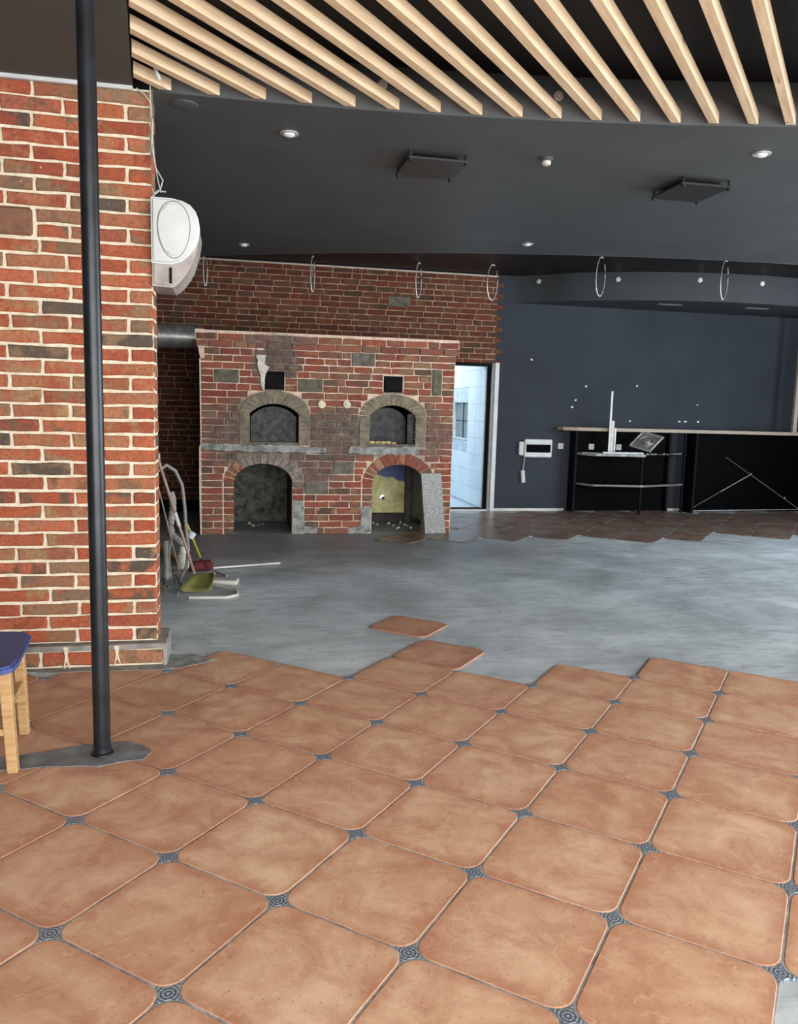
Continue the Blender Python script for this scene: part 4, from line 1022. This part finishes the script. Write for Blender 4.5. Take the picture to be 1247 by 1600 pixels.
bx_ = MB().box(-.11, .1, -.06, .06, 0, .035, .006); bmesh.ops.rotate(bx_.bm, cent=(0, 0, 0), matrix=Matrix.Rotation(R(-10), 3, 'Z'), verts=bx_.bm.verts)
o = bx_.build('plastic_lid', M['offwhite']); o.location = (-.06, 6.5, -.009); tag(o, 'flat off-white plastic lid on the concrete behind the white hose', 'lid')
wm = MB(); rr = random.Random(21)
for q in range(9):
    x, y = rr.uniform(-.52, -.42), rr.uniform(6.1, 6.45); a = rr.uniform(0, 6.28); pts = []
    for k in range(9):
        a += rr.uniform(-.9, 1.2); x += .045 * math.cos(a); y += .07 * math.sin(a); x = min(max(x, -.54), -.4); pts.append((x, y, rr.uniform(0, .04)))
    wm.tube(pts, .005, 5)
o = wm.build('wire_tangle', M['wire']); tag(o, 'tangle of thin grey wires on the concrete left of the dustpan', 'wires')

# ================================================================= BAR
# counter and black panels
ctr = empty('bar_counter', (4.6, 10.6, 0)); tag(ctr, 'long wall counter with a pale wooden top, black panels and an open shelf frame', 'counter')
def C_(m, name, mat, label=None): o = m.build(name, mat, ctr, label=label); o.matrix_parent_inverse = Matrix.Translation(-ctr.location); return o
m = MB().prism([(4.58, 10.93), (4.62, 10.8), (4.8, 10.72), (6.6, 10.7), (8.75, 10.5), (8.9, 10.5), (8.9, 10.93)], 'z', 1.168, 1.215); C_(m, 'counter_top', M['counter_wood'])
C_(MB().box(4.6, 4.8, 10.74, 10.93, 1.158, 1.168), 'end_plate', M['black_matt'])
C_(MB().box(4.8, 6.36, 10.9, 10.935, .0, 1.18), 'back_panel', M['black'], 'glossy black back panel')
C_(MB().box(4.79, 4.83, 10.74, 10.93, -.009, 1.168, .003), 'side_post', M['black_matt'])
C_(MB().box(6.32, 6.36, 10.84, 10.93, -.009, 1.18, .003), 'side_post', M['black_matt'])
C_(MB().box(6.62, 8.75, 10.84, 10.87, -.005, 1.168), 'front_panel', M['black'], 'large glossy black panel')
C_(MB().box(6.62, 6.655, 10.62, 10.93, -.009, 1.168, .003), 'end_panel', M['black_matt'])
# frame with two shelves
sf = empty('shelf_frame', (5.6, 10.6, 0)); sf.parent = ctr; sf.matrix_parent_inverse = Matrix.Translation(-ctr.location); sf['label'] = 'black metal frame with two bent-front grey shelves'
def F_(m, name, mat, label=None): o = m.build(name, mat, sf, label=label); o.matrix_parent_inverse = Matrix.Translation(-sf.location); return o
for z, nm in ((.4, 'lower_shelf'), (.835, 'upper_shelf')):
    xr = 6.5 if z < .5 else 6.58
    pts = [(4.83, 10.86), (5.0, 10.53), (5.66, 10.43), (5.72, 10.43), (xr - .02, 10.72), (xr, 10.86)]
    F_(MB().prism(pts, 'z', z, z + .012), nm, M['black_matt'])
    for (a, b) in zip(pts, pts[1:]):
        if b[0] > 6.5: continue
        A, B = Vector((a[0], a[1], z + .006)), Vector((b[0], b[1], z + .006))
        F_(MB().tube([A, B], .017 if z < .5 else .021, 8), 'shelf_edge', M['chrome'] if z < .5 else M['steel_dull'])
F_(MB().box(5.672, 5.7, 10.43, 10.458, -.009, .85, .002), 'front_leg', M['black_matt'])
F_(MB().box(6.5, 6.53, 10.72, 10.75, -.009, 1.18, .002), 'front_leg', M['black_matt'])
F_(MB().box(4.845, 4.87, 10.84, 10.865, -.009, 1.18, .002), 'rear_leg', M['black_matt'])
F_(MB().tube([(6.515, 10.735, .36), (6.515, 10.735, .72)], .006, 6), 'wire_rod', M['steel_dull'])
# stuff lying on the upper shelf
def piece(name, x0, x1, y0, y1, z0, z1, mat, label, cat, rz=0, bev=.003):
    m = MB().box(-(x1 - x0) / 2, (x1 - x0) / 2, -(y1 - y0) / 2, (y1 - y0) / 2, 0, z1 - z0, bev); o = m.build(name, M[mat]); o.location = ((x0 + x1) / 2, (y0 + y1) / 2, z0); o.rotation_euler = (0, 0, rz); return tag(o, label, cat)
piece('metal_profile', 5.12, 5.72, 10.5, 10.56, .852, .885, 'steel_dull', 'long light grey metal profile lying on the upper bar shelf', 'profile', R(-5))
piece('flat_board', 4.86, 5.3, 10.62, 10.72, .847, .868, 'cement', 'thin grey board lying at the left end of the upper bar shelf', 'board', R(-6))
piece('white_batten', 5.245, 5.275, 10.63, 10.645, .848, 1.735, 'white', 'tall thin white strip standing upright on the upper bar shelf', 'strip', 0, .002)
piece('pale_batten', 5.29, 5.335, 10.655, 10.675, .848, 1.32, 'offwhite', 'shorter pale strip standing beside the tall white strip', 'strip', 0, .002)
piece('narrow_batten', 5.345, 5.37, 10.66, 10.675, .848, 1.22, 'steel_dull', 'short grey strip standing right of the two pale strips', 'strip', 0, .002)
gv = MB(); rr = random.Random(13)
for q in range(46):
    x = rr.uniform(5.8, 6.5); r_ = rr.uniform(.008, .02); gv.lathe([(r_, 0), (r_ * .8, r_), (r_ * .3, r_ * 1.4)], (x, 10.5 + (x - 5.8) * .33 + rr.uniform(.02, .08), .847), 5)
o = gv.build('debris', M['cement']); tag(o, 'crumbs of grey rubble along the right half of the upper bar shelf', 'rubble'); o['kind'] = 'stuff'
# stainless square lamp dish leaning on the shelf
c0 = Vector((5.804, 10.58, 1.042)); ex = Vector((0.1874, -0.3175, -0.077)).normalized(); ey = Vector((0.2829, 0.113, 0.2215)).normalized(); ez = ex.cross(ey)
if ez.y > 0: ez = -ez; ey = -ey
dish = empty('metal_dish', c0); tag(dish, 'square brushed steel dish with a round bowl leaning tilted on the upper bar shelf', 'dish')
mt = Matrix((ex, ey, ez)).transposed()
def D_(m, name, mat):
    bmesh.ops.rotate(m.bm, cent=(0, 0, 0), matrix=mt, verts=m.bm.verts); return m.build(name, mat, dish)
D_(MB().box(-.18, .18, -.18, .18, -.012, 0, .004), 'tray', M['steel'])
for q in ((-.17, .17, -.17, -.155), (-.17, .17, .155, .17), (-.17, -.155, -.17, .17), (.155, .17, -.17, .17)): D_(MB().box(*q, -.012, .014, .003), 'rim', M['steel_dull'])
D_(MB().lathe([(.12, 0), (.115, .012), (.1, .012), (.09, .003), (.05, .003)], (0, 0, 0), 28), 'bowl_ring', M['chrome'])
D_(MB().lathe([(.045, .003), (.05, .02), (.03, .035), (.012, .036)], (.02, -.01, 0), 20), 'bulb_socket', M['steel'])
# sockets
def socket(x, z, y, label):
    e = empty('wall_socket', (x, y, z)); tag(e, label, 'socket', 'white sockets at the bar'); MB().box(-.042, .042, -.012, 0, -.042, .042, .004).build('plate', M['white'], e)
    MB().lathe([(.022, 0), (.022, .004), (.018, .004), (.018, .001)], (0, -.012, 0), 14, Matrix.Rotation(R(90), 3, 'X')).build('insert', M['offwhite'], e)
socket(4.655, .935, BY, 'white wall socket on the grey wall left of the bar shelf')
socket(5.11, .935, 10.9, 'white wall socket on the black panel left of the upright white strip')
socket(5.54, .935, 10.9, 'white wall socket on the black panel right of the upright white strip')
# electrical box, adaptor and hanging strip
eb = empty('fuse_box', (4.295, BY, .9)); tag(eb, 'white fuse box with a dark window on the grey wall by the doorway', 'fuse box')
MB().box(-.21, .21, -.06, 0, -.13, .13, .012).build('box_body', M['white'], eb)
MB().box(-.185, .185, -.066, -.055, -.06, .055, .004).build('window', M['black'], eb, label='dark tinted window')
MB().box(-.2, .2, -.064, -.058, .075, .079).build('lid_seam', M['hose'], eb)
ps = empty('power_strip', (4.045, BY, .9)); tag(ps, 'white socket block fixed beside the fuse box', 'power strip')
MB().box(-.035, .035, -.045, 0, -.1, .09, .008).build('strip_body', M['white'], ps)
for q in (-.06, 0, .055): MB().lathe([(.02, 0), (.018, .003)], (0, -.045, q), 12, Matrix.Rotation(R(90), 3, 'X')).build('socket', M['offwhite'], ps)
ps = empty('power_strip', (4.09, BY, .5)); tag(ps, 'white power strip hanging on its cord below the fuse box', 'power strip')
MB().box(-.028, .028, -.045, -.005, -.1, .08, .008).build('strip_body', M['white'], ps).rotation_euler = (0, R(-6), 0)
for q in (-.06, -.01, .04): MB().lathe([(.018, 0), (.016, .003)], (q * -.1, -.045, q), 12, Matrix.Rotation(R(90), 3, 'X')).build('socket', M['offwhite'], ps)
smooth_mod(MB().tube([(0, -.02, .08), (.01, -.02, .2), (.015, -.02, .28), (-.02, -.02, .3), (-.05, -.02, .295), (-.06, -.02, .31)], .006, 6).build('cord', M['offwhite'], ps), 60)
# torn bracing lines on the big black panel
br = empty('bracing_rods', (7.6, 10.8, 0)); tag(br, 'thin light rods forming a triangle in front of the large black panel', 'rods')
def B_(a, b, r, mat): o = MB().tube([Vector(a), Vector(b)], r, 6).build('rod', mat, br); o.matrix_parent_inverse = Matrix.Translation(-br.location)
B_((6.68, 10.78, .01), (8.56, 10.78, .03), .006, M['steel_dull']); B_((6.68, 10.79, .02), (7.2, 10.8, .3), .004, M['hose']); B_((7.2, 10.8, .3), (7.68, 10.8, .56), .006, M['steel_dull'])
B_((7.68, 10.8, .56), (8.56, 10.78, .03), .0045, M['hose']); B_((7.68, 10.8, .56), (7.25, 10.82, .82), .004, M['wire'])
for v in [(8.54, 10.78, .03), (8.28, 10.78, .2), (7.68, 10.8, .56)]:
    o = MB().lathe([(.008, 0), (.014, .012), (.006, .022)], (v[0], v[1] - .01, v[2]), 8).build('joint', M['offwhite'], br); o.matrix_parent_inverse = Matrix.Translation(-br.location)
# pale post standing on the counter at the right
pw = MB().box(8.17, 8.235, 10.58, 10.63, 1.215, 3.0, .004); tag(pw.build('timber_post', M['post_wood']), 'pale timber post standing on the counter top at the right edge', 'post')
